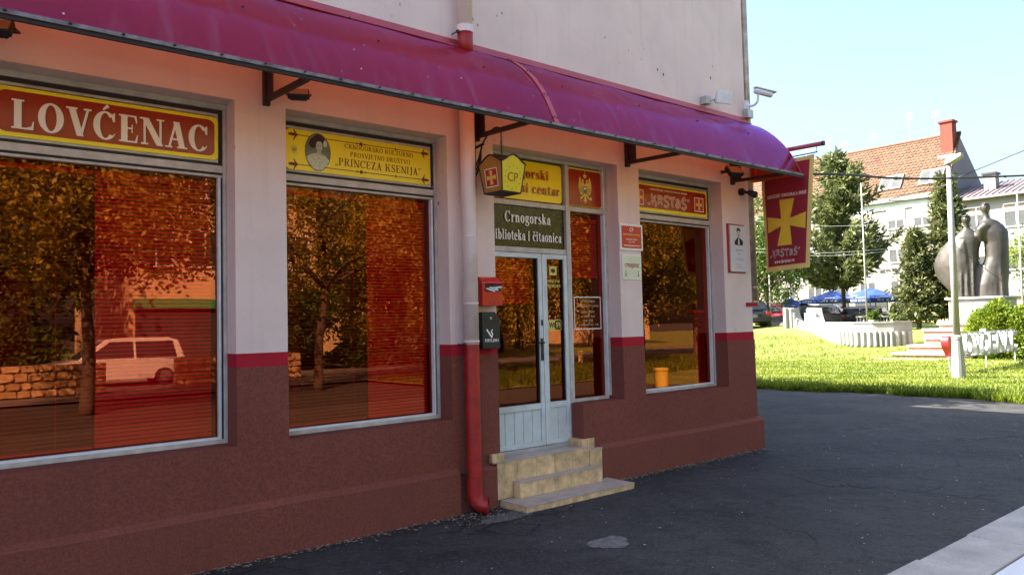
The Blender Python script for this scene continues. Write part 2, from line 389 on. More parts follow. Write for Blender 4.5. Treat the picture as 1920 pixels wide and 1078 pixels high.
def s_rib(p, w, sm=True, taper=0.):
    P = smooth_pts(p) if sm else p; o = []
    for i, q in enumerate(P):
        a = P[max(i-1, 0)]; b = P[min(i+1, len(P)-1)]; dx, dy = b[0]-a[0], b[1]-a[1]; L = math.hypot(dx, dy) or 1
        ww = (q[2] if len(q) > 2 else w)/2
        o.append(((q[0]-dy/L*ww, q[1]+dx/L*ww), (q[0]+dy/L*ww, q[1]-dx/L*ww)))
    return o
def glyph(ch, T=.19, t=.055):
    S = []; acc = None
    base = {'Ć': ('C', 'acute'), 'Č': ('C', 'caron'), 'Š': ('S', 'caron'), 'Ž': ('Z', 'caron'), 'č': ('c', 'caron'), 'š': ('s', 'caron'), 'ž': ('z', 'caron'), 'ć': ('c', 'acute')}
    if ch in base: ch, acc = base[ch]
    sf = lambda x0, x1, y: S.append(s_rect(x0, y, x1, y+t))
    def stem(x, y0=0, y1=1, w=T, so=.075, bot=True, top=True):
        S.append(s_rect(x, y0, x+w, y1))
        if bot: sf(x-so, x+w+so, y0)
        if top: sf(x-so, x+w+so, y1-t)
    xh = .68
    def bowl(cx, cy, rx, ry, a0=0, a1=360): S.append(s_arc(cx, cy, rx, ry, a0, a1, T, t*1.1, 28))
    W = .7
    if ch == 'L': stem(.1); S.append(s_rect(.1, 0, .68, t)); S.append([((.60, t), (.68, t)), ((.665, .30), (.69, .30))]); S.append([((.45, t), (.68, t)), ((.62, .12), (.68, .12))]); W = .74
    elif ch == 'O' or ch == 'Q': bowl(.42, .5, .40, .52); W = .84
    elif ch == 'V': S += [s_diag(.10, 1, .36, 0, T*.62), s_diag(.06, 1, .34, 0, T), s_diag(.66, 1, .42, 0, t*1.5)]; sf(0, .36, 1-t); sf(.56, .82, 1-t); W = .8
    elif ch in 'CG':
        S.append(s_arc(.42, .5, .40, .52, 42, 318, T, t*1.1, 26)); S.append([((.70, .97), (.745, 1.0)), ((.70, .66), (.745, .66))]); S.append([((.60, .90), (.70, .97)), ((.68, .66), (.70, .66))])
        if ch == 'C': S.append([((.66, .10), (.72, .16)), ((.70, .22), (.745, .24))]); W = .80
        else: S.append(s_rect(.58, .02, .58+T*.9, .44)); sf(.50, .84, .44-t); W = .86
    elif ch == 'E' or ch == 'F':
        stem(.1); S.append(s_rect(.1, 1-t, .64, 1)); S.append(s_rect(.1, .49, .48, .49+t)); S.append([((.46, .36), (.50, .36)), ((.47, .66), (.50, .66))])
        S.append([((.56, 1-t), (.64, 1-t)), ((.63, .72), (.66, .72))])
        if ch == 'E': S.append(s_rect(.1, 0, .66, t)); S.append([((.58, t), (.66, t)), ((.66, .30), (.69, .30))])
        W = .72
    elif ch == 'N': stem(.11, 0, 1, t*1.4, .09, True, False); S.append(s_rect(.68, 0, .68+t*1.4, 1)); sf(.58, .86, 1-t); S.append(s_diag(.05, 1, .58, 0, T*1.1)); sf(-.02, .14, 1-t); W = .84
    elif ch == 'A': S += [s_diag(.10, 0, .36, 1, t*1.4), s_diag(.52, 0, .30, 1, T), s_rect(.18, .30, .58, .30+t)]; sf(0, .26, 0); sf(.44, .82, 0); W = .80
    elif ch in 'RPBD':
        stem(.1)
        if ch == 'D': S.append(s_arc(.32, .5, .44, .5, -90, 90, T, t, 16)); S += [s_rect(.1, 0, .33, t), s_rect(.1, 1-t, .33, 1)]; W = .82
        else:
            S.append(s_arc(.34, .745, .32, .255, -90, 90, T, t, 14)); S += [s_rect(.1, 1-t, .35, 1), s_rect(.1, .49, .35, .49+t)]; W = .72
            if ch == 'R': S.append(s_diag(.56, 0, .34, .5, T)); sf(.56, .86, 0); W = .82
            if ch == 'B': S.append(s_arc(.36, .26, .34, .26, -90, 90, T, t, 14)); S.append(s_rect(.1, 0, .37, t)); W = .76
    elif ch == 'S':
        S.append(s_rib([(.58, .80, t*1.4), (.52, .93, t*1.2), (.34, .97, t*1.3), (.18, .88, T*.7), (.16, .70, T*.9), (.34, .54, T*1.1), (.54, .38, T*1.1), (.58, .20, T*.8), (.44, .05, t*1.4), (.24, .03, t*1.2), (.12, .18, t*1.4)], T))
        S.append([((.555, .68), (.60, .68)), ((.56, 1), (.60, 1))]); S.append([((.09, 0), (.13, 0)), ((.09, .33), (.13, .33))]); W = .68
    elif ch == 'K': stem(.1); S += [s_diag(.26, .40, .62, 1, t*1.5), s_diag(.58, 0, .36, .60, T*1.05)]; sf(.52, .82, 1-t); sf(.50, .88, 0); W = .84
    elif ch == 'U': stem(.1, .3, 1, T, .08, False); S.append(s_arc(.41, .32, .31, .34, 180, 360, T*.8, t*1.4, 14)); S.append(s_rect(.66, .3, .66+t*1.4, 1)); sf(.56, .86, 1-t); W = .82
    elif ch == 'T': stem(.28, 0, 1, T, .09, True, False); S.append(s_rect(.02, 1-t, .72, 1)); S += [[((.02, 1), (.10, 1)), ((.01, .72), (.035, .72))], [((.64, 1), (.72, 1)), ((.705, .72), (.73, .72))]]; W = .74
    elif ch == 'I': stem(.1); W = .40
    elif ch == 'J': stem(.18, .05, 1, T, .08, False); S.append(s_rib([(.28, .1, T), (.24, -.06, T*.8), (.10, -.12, t*1.5), (.0, -.04, t*2)], T)); W = .46
    elif ch == 'Z': S += [s_rect(.04, 1-t, .64, 1), s_rect(.04, 0, .66, t), s_diag(.04, 0, .42, 1, T*1.1)]; S += [[((.04, 1), (.12, 1)), ((.03, .74), (.055, .74))], [((.58, 0), (.66, 0)), ((.65, .30), (.68, .30))]]; W = .72
    elif ch == 'o': bowl(.30, .33, .29, .36); W = .60
    elif ch == 'c' or ch == 'e':
        S.append(s_arc(.30, .33, .29, .36, (0 if ch == 'e' else 50), 315, T, t*1.1, 20))
        if ch == 'e': S.append(s_rect(.1, .33, .57, .33+t))
        else: S.append(s_arc(.42, .54, .10, .10, 0, 360, .1, .1, 10))
        W = .58
    elif ch in 'bp': stem(.08, 0, 1, T*.95, .06, False); S[-1] = s_rect(0, 1-t, .1, 1); S.append(s_arc(.34, .33, .28, .35, -135, 135, T, t*1.1, 18)); W = .66
    elif ch == 'd': S.append(s_arc(.30, .33, .28, .35, 45, 315, T, t*1.1, 18)); stem(.42, 0, 1, T*.95, .05); W = .68
    elif ch == 'a': S += [s_rect(.34, .02, .34+T*.95, .48), s_arc(.33, .46, .195, .22, 0, 150, T*.9, t*1.2, 12), s_arc(.14, .48, .08, .08, 0, 360, .08, .08, 10), s_arc(.25, .19, .21, .20, 60, 330, T*.85, t*1.2, 14)]; sf(.40, .62, 0); W = .60
    elif ch == 'g': S += [s_arc(.28, .44, .24, .25, 0, 360, T*.85, t*1.2, 20), s_rib([(.14, .26, t), (.10, .16, T*.6), (.24, .10, T*.7), (.46, .06, T*.8), (.52, -.08, T*.7), (.38, -.22, t*1.2), (.18, -.22, t*1.3), (.06, -.12, T*.6), (.14, .02, t)], T), s_arc(.52, .62, .07, .06, 0, 360, .07, .06, 8)]; W = .60
    elif ch in 'ij':
        stem(.08, 0 if ch == 'i' else -.1, xh, T*.95, .06, ch == 'i', False); sf(0, .14, xh-t); S.append(s_arc(.08+T/2, .86, .11, .11, 0, 360, .11, .11, 12)); W = .36
        if ch == 'j': S.append(s_rib([(.17, -.05, T*.9), (.12, -.2, t*1.5), (-.02, -.18, T*.6)], T))
    elif ch == 'l': stem(.08, 0, 1, T*.95, .06, True, False); sf(0, .14, 1-t); W = .36
    elif ch == 'k': stem(.08, 0, 1, T*.95, .06, True, False); sf(0, .14, 1-t); S += [s_diag(.22, .26, .44, xh, t*1.5), s_diag(.42, 0, .28, .42, T)]; sf(.36, .60, xh-t); sf(.36, .68, 0); W = .66
    elif ch in 'nrmu':
        if ch == 'u':
            S.append(s_rect(.08, .2, .08+T*.95, xh)); sf(0, .14, xh-t); S.append(s_arc(.33, .22, .25, .25, 180, 320, T*.9, t*1.4, 12)); stem(.42, 0, xh, T*.95, .05, False, False); sf(.52, .70, 0); sf(.34, .48, xh-t); W = .72
        else:
            stem(.08, 0, xh, T*.95, .06, True, False); sf(0, .14, xh-t)
            if ch == 'r': S += [s_rib([(.26, .42, t), (.32, .60, t*1.4), (.42, .64, T*.6)], T), s_arc(.44, .57, .085, .085, 0, 360, .085, .085, 10)]; W = .52
            else: S.append(s_arc(.38, .42, .22, .26, 0, 170, T*.9, t*1.5, 12)); stem(.60-T*.95, 0, .44, T*.95, .06, True, False); W = .70
    elif ch == 's':
        S.append(s_rib([(.42, .52, t*1.3), (.36, .62, t*1.2), (.24, .64, t*1.5), (.13, .56, T*.8), (.18, .42, T), (.34, .30, T), (.42, .16, T*.8), (.30, .03, t*1.4), (.14, .03, t*1.3), (.07, .14, t*1.3)], T)); W = .50
    elif ch == 't': S += [s_rect(.12, .12, .12+T*.9, .86), s_rect(.02, xh-t, .42, xh), s_rib([(.2, .16, T*.9), (.26, .04, t*1.8), (.36, .03, t*1.5), (.42, .12, t)], T)]; W = .44
    elif ch == 'w': S += [s_diag(.04, xh, .20, 0, T*.8), s_diag(.36, xh, .22, 0, t), s_diag(.34, xh, .50, 0, T*.8), s_diag(.68, xh, .54, 0, t)]; W = .76
    elif ch == '„': S += [s_rib([(x, .12, .13), (x+.02, 0, .10), (x-.05, -.14, .03)], .1) for x in (.08, .26)]; W = .40
    elif ch == '”': S += [s_rib([(x, 1.0, .13), (x+.02, .88, .10), (x-.05, .74, .03)], .1) for x in (.10, .28)]; W = .40
    elif ch in '.,': S.append(s_rect(.06, 0, .2, .14)); W = .28
    elif ch == '-': S.append(s_rect(.05, .3, .3, .4)); W = .36
    elif ch == ' ': W = .34
    cx = W*.5
    y = 1.06 if ch.isupper() else .78
    if acc == 'acute': S.append(s_rib([(cx-.06, y, .05), (cx+.12, y+.17, .13)], .1, False))
    if acc == 'caron': S.append(s_rib([(cx-.16, y+.17, .09), (cx, y+.02, .11), (cx+.16, y+.17, .09)], .09, False))
    return S, W
def put_strips(mb, strips, org, ux, uz, nrm, sx, sy, lift=.0006, step=.00012):
    org = Vector(org); ux = Vector(ux); uz = Vector(uz); nrm = Vector(nrm)
    for k, st in enumerate(strips):
        d = nrm*(lift+step*(k % 7)); vs = []; fs = []
        for a, b in st: vs += [org+ux*(a[0]*sx)+uz*(a[1]*sy)+d, org+ux*(b[0]*sx)+uz*(b[1]*sy)+d]
        fs = [(2*i, 2*i+1, 2*i+3, 2*i+2) for i in range(len(st)-1)]; mb.add(vs, fs)
FX, FZ, FN = (1, 0, 0), (0, 0, 1), (0, -1, 0)
def serif(text, x0, x1, z, h, y, m, parent, name='lettering', T=.19, t=.055, gap=.06, ux=FX, uz=FZ, n=FN, org=None):
    strips = []; cur = 0
    for c in text:
        S, W = glyph(c, T, t); strips += [[((a[0]+cur, a[1]), (b[0]+cur, b[1])) for a, b in s] for s in S]; cur += W+gap
    sx = (x1-x0)/(cur-gap); mb = MB(); put_strips(mb, strips, org if org else (x0, y, z), ux, uz, n, sx, h)
    return mb.build(name, m, parent, fixn=False)
def sans_mesh(text, extrude=0., bold=0.):
    cu = bpy.data.curves.new('tmp', 'FONT'); cu.body = text; cu.size = 1; cu.extrude = extrude; cu.offset = bold; cu.resolution_u = 3
    ob = bpy.data.objects.new('tmp', cu); me = bpy.data.meshes.new_from_object(ob)
    bpy.data.objects.remove(ob); bpy.data.curves.remove(cu); return me
def sans(text, x0, x1, z0, z1, y, m, parent, name='lettering', bold=.01, ux=FX, uz=FZ, n=FN, org=None, lift=.0012):
    me = sans_mesh(text, 0, bold); V = np.array([v.co[:] for v in me.vertices])
    if not len(V): return
    a, b = V.min(0), V.max(0); sx = (x1-x0)/max(b[0]-a[0], 1e-6); sy = (z1-z0)/max(b[1]-a[1], 1e-6)
    org = Vector(org) if org else Vector((x0, y, z0)); ux = Vector(ux); uz = Vector(uz); n = Vector(n)
    off = OFF.get(parent.name, Vector((0, 0, 0)))
    for v in me.vertices: v.co = org+ux*((v.co.x-a[0])*sx)+uz*((v.co.y-a[1])*sy)+n*lift-off
    me.materials.clear(); me.materials.append(MT[m]); me.name = name
    o = bpy.data.objects.new(name, me); COL.objects.link(o); o.parent = parent; OFF[o.name] = off; return o
def flat(poly, y, m, parent, name, lift=.0, ux=FX, uz=FZ, n=FN, org=(0, 0, 0), thick=0.):
    org = Vector(org); ux = Vector(ux); uz = Vector(uz); n = Vector(n)
    P = [org+ux*p[0]+uz*p[1]+(Vector((0, y, 0)) if org.length == 0 else Vector())+n*lift for p in poly]
    mb = MB()
    if thick: mb.prism(P, -n*thick)
    else: mb.add(P, [tuple(range(len(P)))])
    return mb.build(name, m, parent, fixn=bool(thick))
def rrect(x0, x1, z0, z1, r, n=5):
    o = []
    for cx, cz, a in ((x1-r, z1-r, 0), (x0+r, z1-r, 90), (x0+r, z0+r, 180), (x1-r, z0+r, 270)):
        o += [(cx+r*math.cos(R(a+90*i/n)), cz+r*math.sin(R(a+90*i/n))) for i in range(n+1)]
    return o
def ell(cx, cz, rx, rz, n=28): return [(cx+rx*math.cos(2*math.pi*i/n), cz+rz*math.sin(2*math.pi*i/n)) for i in range(n)]
def cross_poly(cx, cz, hw, hh, a=.20, b=.34):
    # flared cross, hw/hh half sizes
    return [(cx+x*hw, cz+z*hh) for x, z in [(-b*1.1, 1), (b*1.1, 1), (a, a), (1, b), (1, -b), (a, -a), (b*1.1, -1), (-b*1.1, -1), (-a, -a), (-1, -b), (-1, b), (-a, a)]]

# ================================================================== THE SETTING
def terr(x, y):
    t = np.clip((np.asarray(x, float)-28)/10, 0, 1); s = t*t*(3-2*t)
    return s*np.clip(.75+.06*(np.asarray(y, float)-6), .35, 1.3)
def edge_x(y): return 17.45+.22*np.sin(y*.9)+.12*np.sin(y*2.7+1)+.06*np.sin(y*7.1)
mb = MB(); mb.quad((-300, -300, -.06), (400, -300, -.06), (400, 400, -.06), (-300, 400, -.06)); mb.build('ground', 'earth', kind='structure')
# asphalt forecourt, its right edge eaten by the lawn
mb = MB(); ys = np.linspace(-3.55, 40, 120)
for a, b in zip(ys[:-1], ys[1:]):
    mb.quad((-14, a, 0), (float(edge_x(a))+.25, a, 0), (float(edge_x(b))+.25, b, 0), (-14, b, 0))
mb.build('forecourt', 'asphalt', kind='structure', fixn=False)
mb = MB(); xs = np.arange(-14, 16.6, .9)
kb = thing('kerb', 'concrete kerb', 'kerb', (0, -3.8, 0)); del kb['label']; del kb['category']; kb['kind'] = 'structure'
m0 = None
for i, x in enumerate(xs):
    k = MB(); k.box(x+.004, x+.896, -4.02, -3.56+random.uniform(-.02, .015), -.05, .028+random.uniform(-.004, .004)); k.build('kerb_slab', 'concrete', kb, bevel=.008)
mb = MB(); mb.box(-14, 16.5, -4.22, -4.03, -.05, .02); mb.build('kerb_edge', 'concrete_light', kb, bevel=.01)
mb = MB(); mb.quad((-40, -10, -.012), (60, -10, -.012), (60, -4.23, -.012), (-40, -4.23, -.012)); mb.build('street', 'paving', kind='structure', fixn=False)
mb = MB(); mb.quad((-60, -26, -.008), (120, -26, -.008), (120, -17, -.008), (-60, -17, -.008)); mb.build('road', 'road', kind='structure', fixn=False)
mk = MB()
for x in np.arange(-40, 100, 8): mk.quad((x, -21.6, -.003), (x+5, -21.6, -.003), (x+5, -21.45, -.003), (x, -21.45, -.003))
mk.quad((-60, -25.6, -.003), (120, -25.6, -.003), (120, -25.45, -.003), (-60, -25.45, -.003))
mk.build('road_marking', 'white', kind='structure', fixn=False)
for (xa, y0, y1) in ((13.0, -17, -10), (10.5, -75, -26)):
    mb = MB(); mb.quad((xa, y0, .012), (120, y0, .012), (120, y1, .012), (xa, y1, .012)); mb.build('verge', 'lawn', kind='structure', fixn=False)
# lawn and mound
gx = np.concatenate([[0], np.linspace(.3, 24, 60), np.linspace(27, 75, 20)]); gy = np.linspace(-14, 46, 90)
V = []; F = []
for j, y in enumerate(gy):
    for i, dx in enumerate(gx):
        x = edge_x(y)+dx; z = float(terr(x, y))+(.035 if i else -.02)+.015*math.sin(x*3+y*2)*(i > 1)
        V.append((float(x), float(y), z))
n = len(gx); F = [(j*n+i, j*n+i+1, (j+1)*n+i+1, (j+1)*n+i) for j in range(len(gy)-1) for i in range(n-1)]
rawmesh('lawn', V, F, 'lawn', kind='structure', smooth=True)
def blades(name, P, h, w, m, label, kind='stuff', cat='grass'):
    n = len(P); a = np.random.rand(n)*2*np.pi; hh = h*(.5+np.random.rand(n)); ww = w*(.6+.8*np.random.rand(n))
    lean = (np.random.rand(n, 2)-.5)*hh[:, None]*1.1
    d = np.stack([np.cos(a), np.sin(a), np.zeros(n)], -1)*ww[:, None]
    tip = P+np.stack([lean[:, 0], lean[:, 1], hh], -1)
    V = np.stack([P-d, P+d, tip], 1).reshape(-1, 3)
    return rawmesh(name, V, np.arange(3*n).reshape(-1, 3), m, kind=kind, label=label, cat=cat)
n = 120000; u = np.random.rand(n); y = -6+np.random.rand(n)*26; x = edge_x(y)+.02+(u**1.5)*17
ok = y > -7+.25*x; x, y = x[ok], y[ok]
blades('grass', np.stack([x, y, terr(x, y)+.02], -1), .075, .016, 'blade', 'sunlit short lawn in front of the white monument wall')
n = 9000; y = -4+np.random.rand(n)*18; x = edge_x(y)+np.random.rand(n)**2*.9
blades('weeds', np.stack([x, y, np.zeros(n)+.01], -1), .16, .022, 'bushleaf', 'ragged weeds along the edge of the asphalt', cat='weeds')
n = 26000; x = 13.1+np.random.rand(n)*32; y = -10.1-np.random.rand(n)*6.8
blades('verge_grass', np.stack([x, y, np.zeros(n)+.01], -1), .16, .03, 'blade', 'long grass on the verge across the street', cat='grass')

# ================================================================== THE CORNER BUILDING
BH = 8.5; X0, X1 = -6.0, 9.395
LZ = 3.61; SZ = .89; REC = .20
HOLES = [(-3.2, -.75, SZ, LZ), (-.35, 2.219, SZ, LZ), (2.643, 4.271, SZ, LZ), (4.84, 6.02, .43, LZ), (6.02, 6.70, SZ, LZ), (7.08, 8.762, SZ, LZ)]
bld = thing('corner_building', 'pink rendered corner building with brown plinth and large red-tinted shop windows', 'building', (X1, 0, 0))
def facade(z0, z1, y, name, m, extra_top=False, split=False):
    xb = sorted({X0, X1}|{h[0] for h in HOLES}|{h[1] for h in HOLES}); zb = sorted({z0, z1}|{q for h in HOLES for q in h[2:] if z0 < q < z1})
    mb = MB(); parts_ = []
    solid = lambda xa, za: not any(h[0]-1e-6 <= xa < h[1]-1e-6 and h[2]-1e-6 <= za < h[3]-1e-6 for h in HOLES)
    for a, b in zip(xb[:-1], xb[1:]):
        if split and solid(a, z0+1e-4): mb = MB(); parts_.append(mb); mb.quad((a, y, z1), (b, y, z1), (b, .05, z1), (a, .05, z1))
        for c, e in zip(zb[:-1], zb[1:]):
            s = solid(a, c)
            if s:
                nx = max(1, int((b-a)/.5)); xx = np.linspace(a, b, nx+1)
                mb.quad((a, y, c), (b, y, c), (b, y, e), (a, y, e))
                li = xb.index(a); zi = zb.index(c)
                # reveals into the openings
                if li > 0 and not solid(xb[li-1], c): mb.quad((a, y, c), (a, y, e), (a, .34, e), (a, .34, c))
                if li < len(xb)-2 and not solid(b, c): mb.quad((b, y, c), (b, .34, c), (b, .34, e), (b, y, e))
                if zi < len(zb)-2 and not solid(a, e): mb.quad((a, y, e), (b, y, e), (b, .34, e), (a, .34, e))
                if zi > 0 and not solid(a, zb[zi-1]): mb.quad((a, y, c), (a, .34, c), (b, .34, c), (b, y, c))
            elif e >= z1-1e-6 and z1 > LZ: pass
    if extra_top:
        for a, b in zip(xb[:-1], xb[1:]):
            if solid(a, z1-1e-4): mb.quad((a, y, z1), (b, y, z1), (b, .05, z1), (a, .05, z1))
    # return on the side wall
    mb.quad((X1-y, y, z0), (X1-y, 12, z0), (X1-y, 12, z1), (X1-y, y, z1)); mb.quad((X1, y, z0), (X1-y, y, z0), (X1-y, y, z1), (X1, y, z1))
    mb.quad((X0, y, z0), (X0, 12, z0), (X0, 12, z1), (X0, y, z1)); mb.quad((X0, 12, z0), (X1-y, 12, z0), (X1-y, 12, z1), (X0, 12, z1))
    if split:
        for q_ in parts_: q_.build(name, m, bld, fixn=False)
        return
    return mb.build(name, m, bld, fixn=False)
facade(1.60, BH, 0., 'wall', 'pink')
facade(1.49, 1.60, -.004, 'stripe', 'stripe', False, True)
facade(0., 1.49, -.012, 'plinth', 'brown', True)
# footing: three lengths, proud of the plinth, with a sloped top
def footing(x0, x1, yo=-.07, z=.40):
    mb = MB(); P = [(-.0, -.02), (yo, -.02), (yo, z-.015), (yo+.02, z), (-.0, z+.035)]
    n = max(2, int((x1-x0)/.35)); rings = []
    for i in range(n+1):
        x = x0+(x1-x0)*i/n; j = random.uniform(-.004, .004); rings.append([(x, p[0]+(j if p[0] < -.01 else 0), p[1]+(j if p[1] > .1 else 0)) for p in P])
    mb.loft(rings); return mb.build('footing', 'brown', bld)
footing(X0, 4.31); footing(4.50, 4.75); footing(6.25, X1+.075)
mb = MB(); mb.box(X0, X1-.005, .005, 11.99, BH-.35, BH-.05); mb.build('roof', 'concrete', bld)
mb = MB(); mb.box(X0-.1, X1+.12, -.14, 12.1, BH-.05, BH+.12); mb.build('cornice', 'pink', bld)
# cupboards stand inside
# the room behind the glass: floor, ceiling, back wall, partitions
mb = MB(); mb.box(X0+.05, X1-.2, .36, 5, .30, .40); mb.box(X0+.05, X1-.2, .36, 5, 3.62, 3.72); mb.box(X0+.05, X1-.2, 4.9, 5.0, .41, 3.61)
for x in (2.42, 4.55, 6.85, X1-.25): mb.box(x, x+.05, .36, 4.89, .41, 3.61)
mb.box(X0+.05, X0+.1, .36, 4.89, .41, 3.61)
mb.build('room', 'room', bld)
for x, wd in ((.55, .5), (3.0, .45), (7.4, .6)): mb = MB(); mb.box(x, x+wd, 1.5, 2.0, .41, 2.3); mb.build('cupboard', 'room', bld)

# ---- window frames and panes
def win_frame(x0, x1, z0, z1, transom, sign_bottom, y=REC):
    """timber and metal shop-window frame: outer frame, dark gasket, inner frame"""
    fr = MB(); g = MB()
    fw_ = .045
    fr.box(x0, x1, y-.02, y+.06, z1-fw_, z1); fr.box(x0, x1, y-.02, y+.06, z0, z0+.035)
    fr.box(x0, x0+fw_*.6, y-.02, y+.06, z0+.035, z1-fw_); fr.box(x1-fw_*.6, x1, y-.02, y+.06, z0+.035, z1-fw_)
    # dark gasket strip then inner sign frame
    g.box(x0+.028, x1-.028, y, y+.05, z1-fw_-.035, z1-fw_-.001); g.box(x1-.062, x1-.028, y, y+.05, transom+.05, z1-fw_-.036); g.box(x0+.028, x0+.062, y, y+.05, transom+.05, z1-fw_-.036)
    a, b = x0+.062, x1-.062; zt = z1-fw_-.036
    fr.box(a, b, y-.012, y+.05, zt-.022, zt); fr.box(a, a+.022, y-.012, y+.05, transom+.052, zt-.022); fr.box(b-.022, b, y-.012, y+.05, transom+.052, zt-.022)
    fr.box(a, b, y-.012, y+.05, transom+.03, transom+.052)
    g.box(x0+.028, x1-.028, y, y+.05, transom+.008, transom+.03)
    fr.box(x0+.028, x1-.028, y-.016, y+.055, transom-.05, transom+.008)
    g.box(x0+.028, x1-.028, y+.002, y+.05, transom-.068, transom-.05)
    fr.box(x0+.028, x1-.028, y-.01, y+.05, transom-.088, transom-.068)
    g.box(x0+.0275, x0+.045, y+.004, y+.05, z0+.035, transom-.089); g.box(x1-.045, x1-.0275, y+.004, y+.05, z0+.035, transom-.089)
    w = fr.build('window', 'alu', bld, bevel=.003)
    g.build('gasket', 'gasket', w)
    wm = MB(); wm.box(x0+.046, x1-.046, y-.012, y+.045, z0+.0355, z0+.052); wm.box(x1-.064, x1-.0455, y-.012, y+.045, z0+.053, transom-.089); wm.build('bead', 'alu_white', w, bevel=.002)
    p = MB(); p.quad((x0+.03, y+.03, z0+.03), (x1-.03, y+.03, z0+.03), (x1-.03, y+.03, transom-.06), (x0+.03, y+.03, transom-.06)); p.build('pane', 'glass', w, fixn=False)
    return w
TR = 3.10
for h in (HOLES[0], HOLES[1], HOLES[2], HOLES[5]): win_frame(h[0]+.002, h[1]-.002, h[2]+.002, h[3]-.002, TR, 3.12)
mb = MB()
for h in (HOLES[0], HOLES[1], HOLES[2], HOLES[5]): mb.box(h[0]+.03, h[1]-.03, REC+.051, REC+.07, TR, LZ-.05)
mb.build('transom_backing', 'gasket', bld)

# ---- door and side light
dx0, dx1, dz0, dz1 = 4.842, 6.70, .43, LZ-.002
y = REC
fr = MB()
fr.box(dx0, dx0+.05, y-.02, y+.07, .46, dz1-.04); fr.box(dx0, dx1-.002, y-.02, y+.07, dz1-.04, dz1)
fr.box(6.018, 6.072, y-.03, y+.07, .46, dz1-.041); fr.box(dx1-.045, dx1-.002, y-.02, y+.07, SZ+.035, dz1-.041)
fr.box(6.0725, dx1-.0455, y-.02, y+.07, SZ+.002, SZ+.036)
for z in (3.045, 2.545): fr.box(dx0+.0505, 6.0175, y-.018, y+.06, z, z+.055)
fr.box(6.0725, dx1-.0455, y-.018, y+.06, 3.045, 3.10)
door = fr.build('door', 'alu', bld, bevel=.003)
mb = MB(); mb.box(dx1-.062, dx1-.0455, y-.024, y+.05, SZ+.037, 3.044); mb.box(dx1-.062, dx1-.0455, y-.024, y+.05, 3.101, dz1-.041); mb.box(6.0725, 6.085, y-.024, y+.05, SZ+.037, 3.044); mb.build('bead', 'alu_white', door, bevel=.002)
mb = MB()
for a, b, c, e in ((dx0+.051, 6.017, 3.101, dz1-.041), (6.073, dx1-.063, 3.101, dz1-.041), (dx0+.051, 6.017, 2.601, 3.044)): mb.box(a, b, y+.03, y+.05, c, e)
mb.build('transom_backing', 'gasket', door)
mb = MB(); mb.quad((6.075, y+.03, SZ+.03), (6.66, y+.03, SZ+.03), (6.66, y+.03, 3.05), (6.075, y+.03, 3.05)); mb.build('pane', 'glass', door, fixn=False)
def leaf_of_door(x0, x1, planks):
    z0, z1, mid = .475, 2.538, .885
    f = MB(); s = .052
    f.box(x0, x0+s, y-.028, y+.03, z0, z1); f.box(x1-s, x1, y-.028, y+.03, z0, z1)
    f.box(x0+s, x1-s, y-.026, y+.028, z1-s, z1); f.box(x0+s, x1-s, y-.026, y+.028, z0, z0+.05); f.box(x0+s, x1-s, y-.026, y+.028, mid-.02, mid+.04)
    l = f.build('door_leaf', 'doorpaint', door, bevel=.004)
    g = MB(); g.box(x0+s, x0+s+.012, y-.01, y+.02, mid+.04, z1-s); g.box(x1-s-.012, x1-s, y-.01, y+.02, mid+.04, z1-s); g.build('gasket', 'gasket', door)
    p = MB(); p.quad((x0+s, y+.012, mid+.03), (x1-s, y+.012, mid+.03), (x1-s, y+.012, z1-s), (x0+s, y+.012, z1-s)); p.build('pane', 'glass', door, fixn=False)
    w = (x1-x0-2*s)/planks
    for i in range(planks):
        q = MB(); q.box(x0+s+i*w+.003, x0+s+(i+1)*w-.003, y-.012, y+.01, z0+.05, mid-.02); q.build('plank', 'doorpaint', door, bevel=.004)
    return l
leaf_of_door(dx0+.055, 5.628, 5); leaf_of_door(5.652, 6.012, 2)
mb = MB(); mb.box(5.6285, 5.6515, y-.02, y+.02, .475, 2.538); mb.build('gasket', 'gasket', door)
mb = MB(); mb.box(5.632, 5.648, y-.034, y-.0205, .48, 2.53); mb.build('bead', 'alu_white', door)
mb = MB(); mb.box(5.585, 5.618, y-.036, y-.0285, 1.38, 1.62); mb.tube([(5.60, y-.036, 1.575), (5.60, y-.075, 1.575), (5.50, y-.075, 1.575)], .009, 8); mb.tube([(5.60, y-.036, 1.44), (5.60, y-.045, 1.44)], .012, 8); mb.build('handle', 'black', door)
mb = MB(); mb.box(5.60, 5.615, y-.04, y-.0285, 1.76, 1.82); mb.build('latch', 'black', door)
mb = MB(); mb.box(dx0+.01, 6.015, REC-.06, REC+.08, .425, .472); mb.build('threshold', 'metalgrey', door)
mb = MB(); mb.box(4.78, 6.04, .05, 3, .3, .424); mb.build('step_core', 'grout', bld)

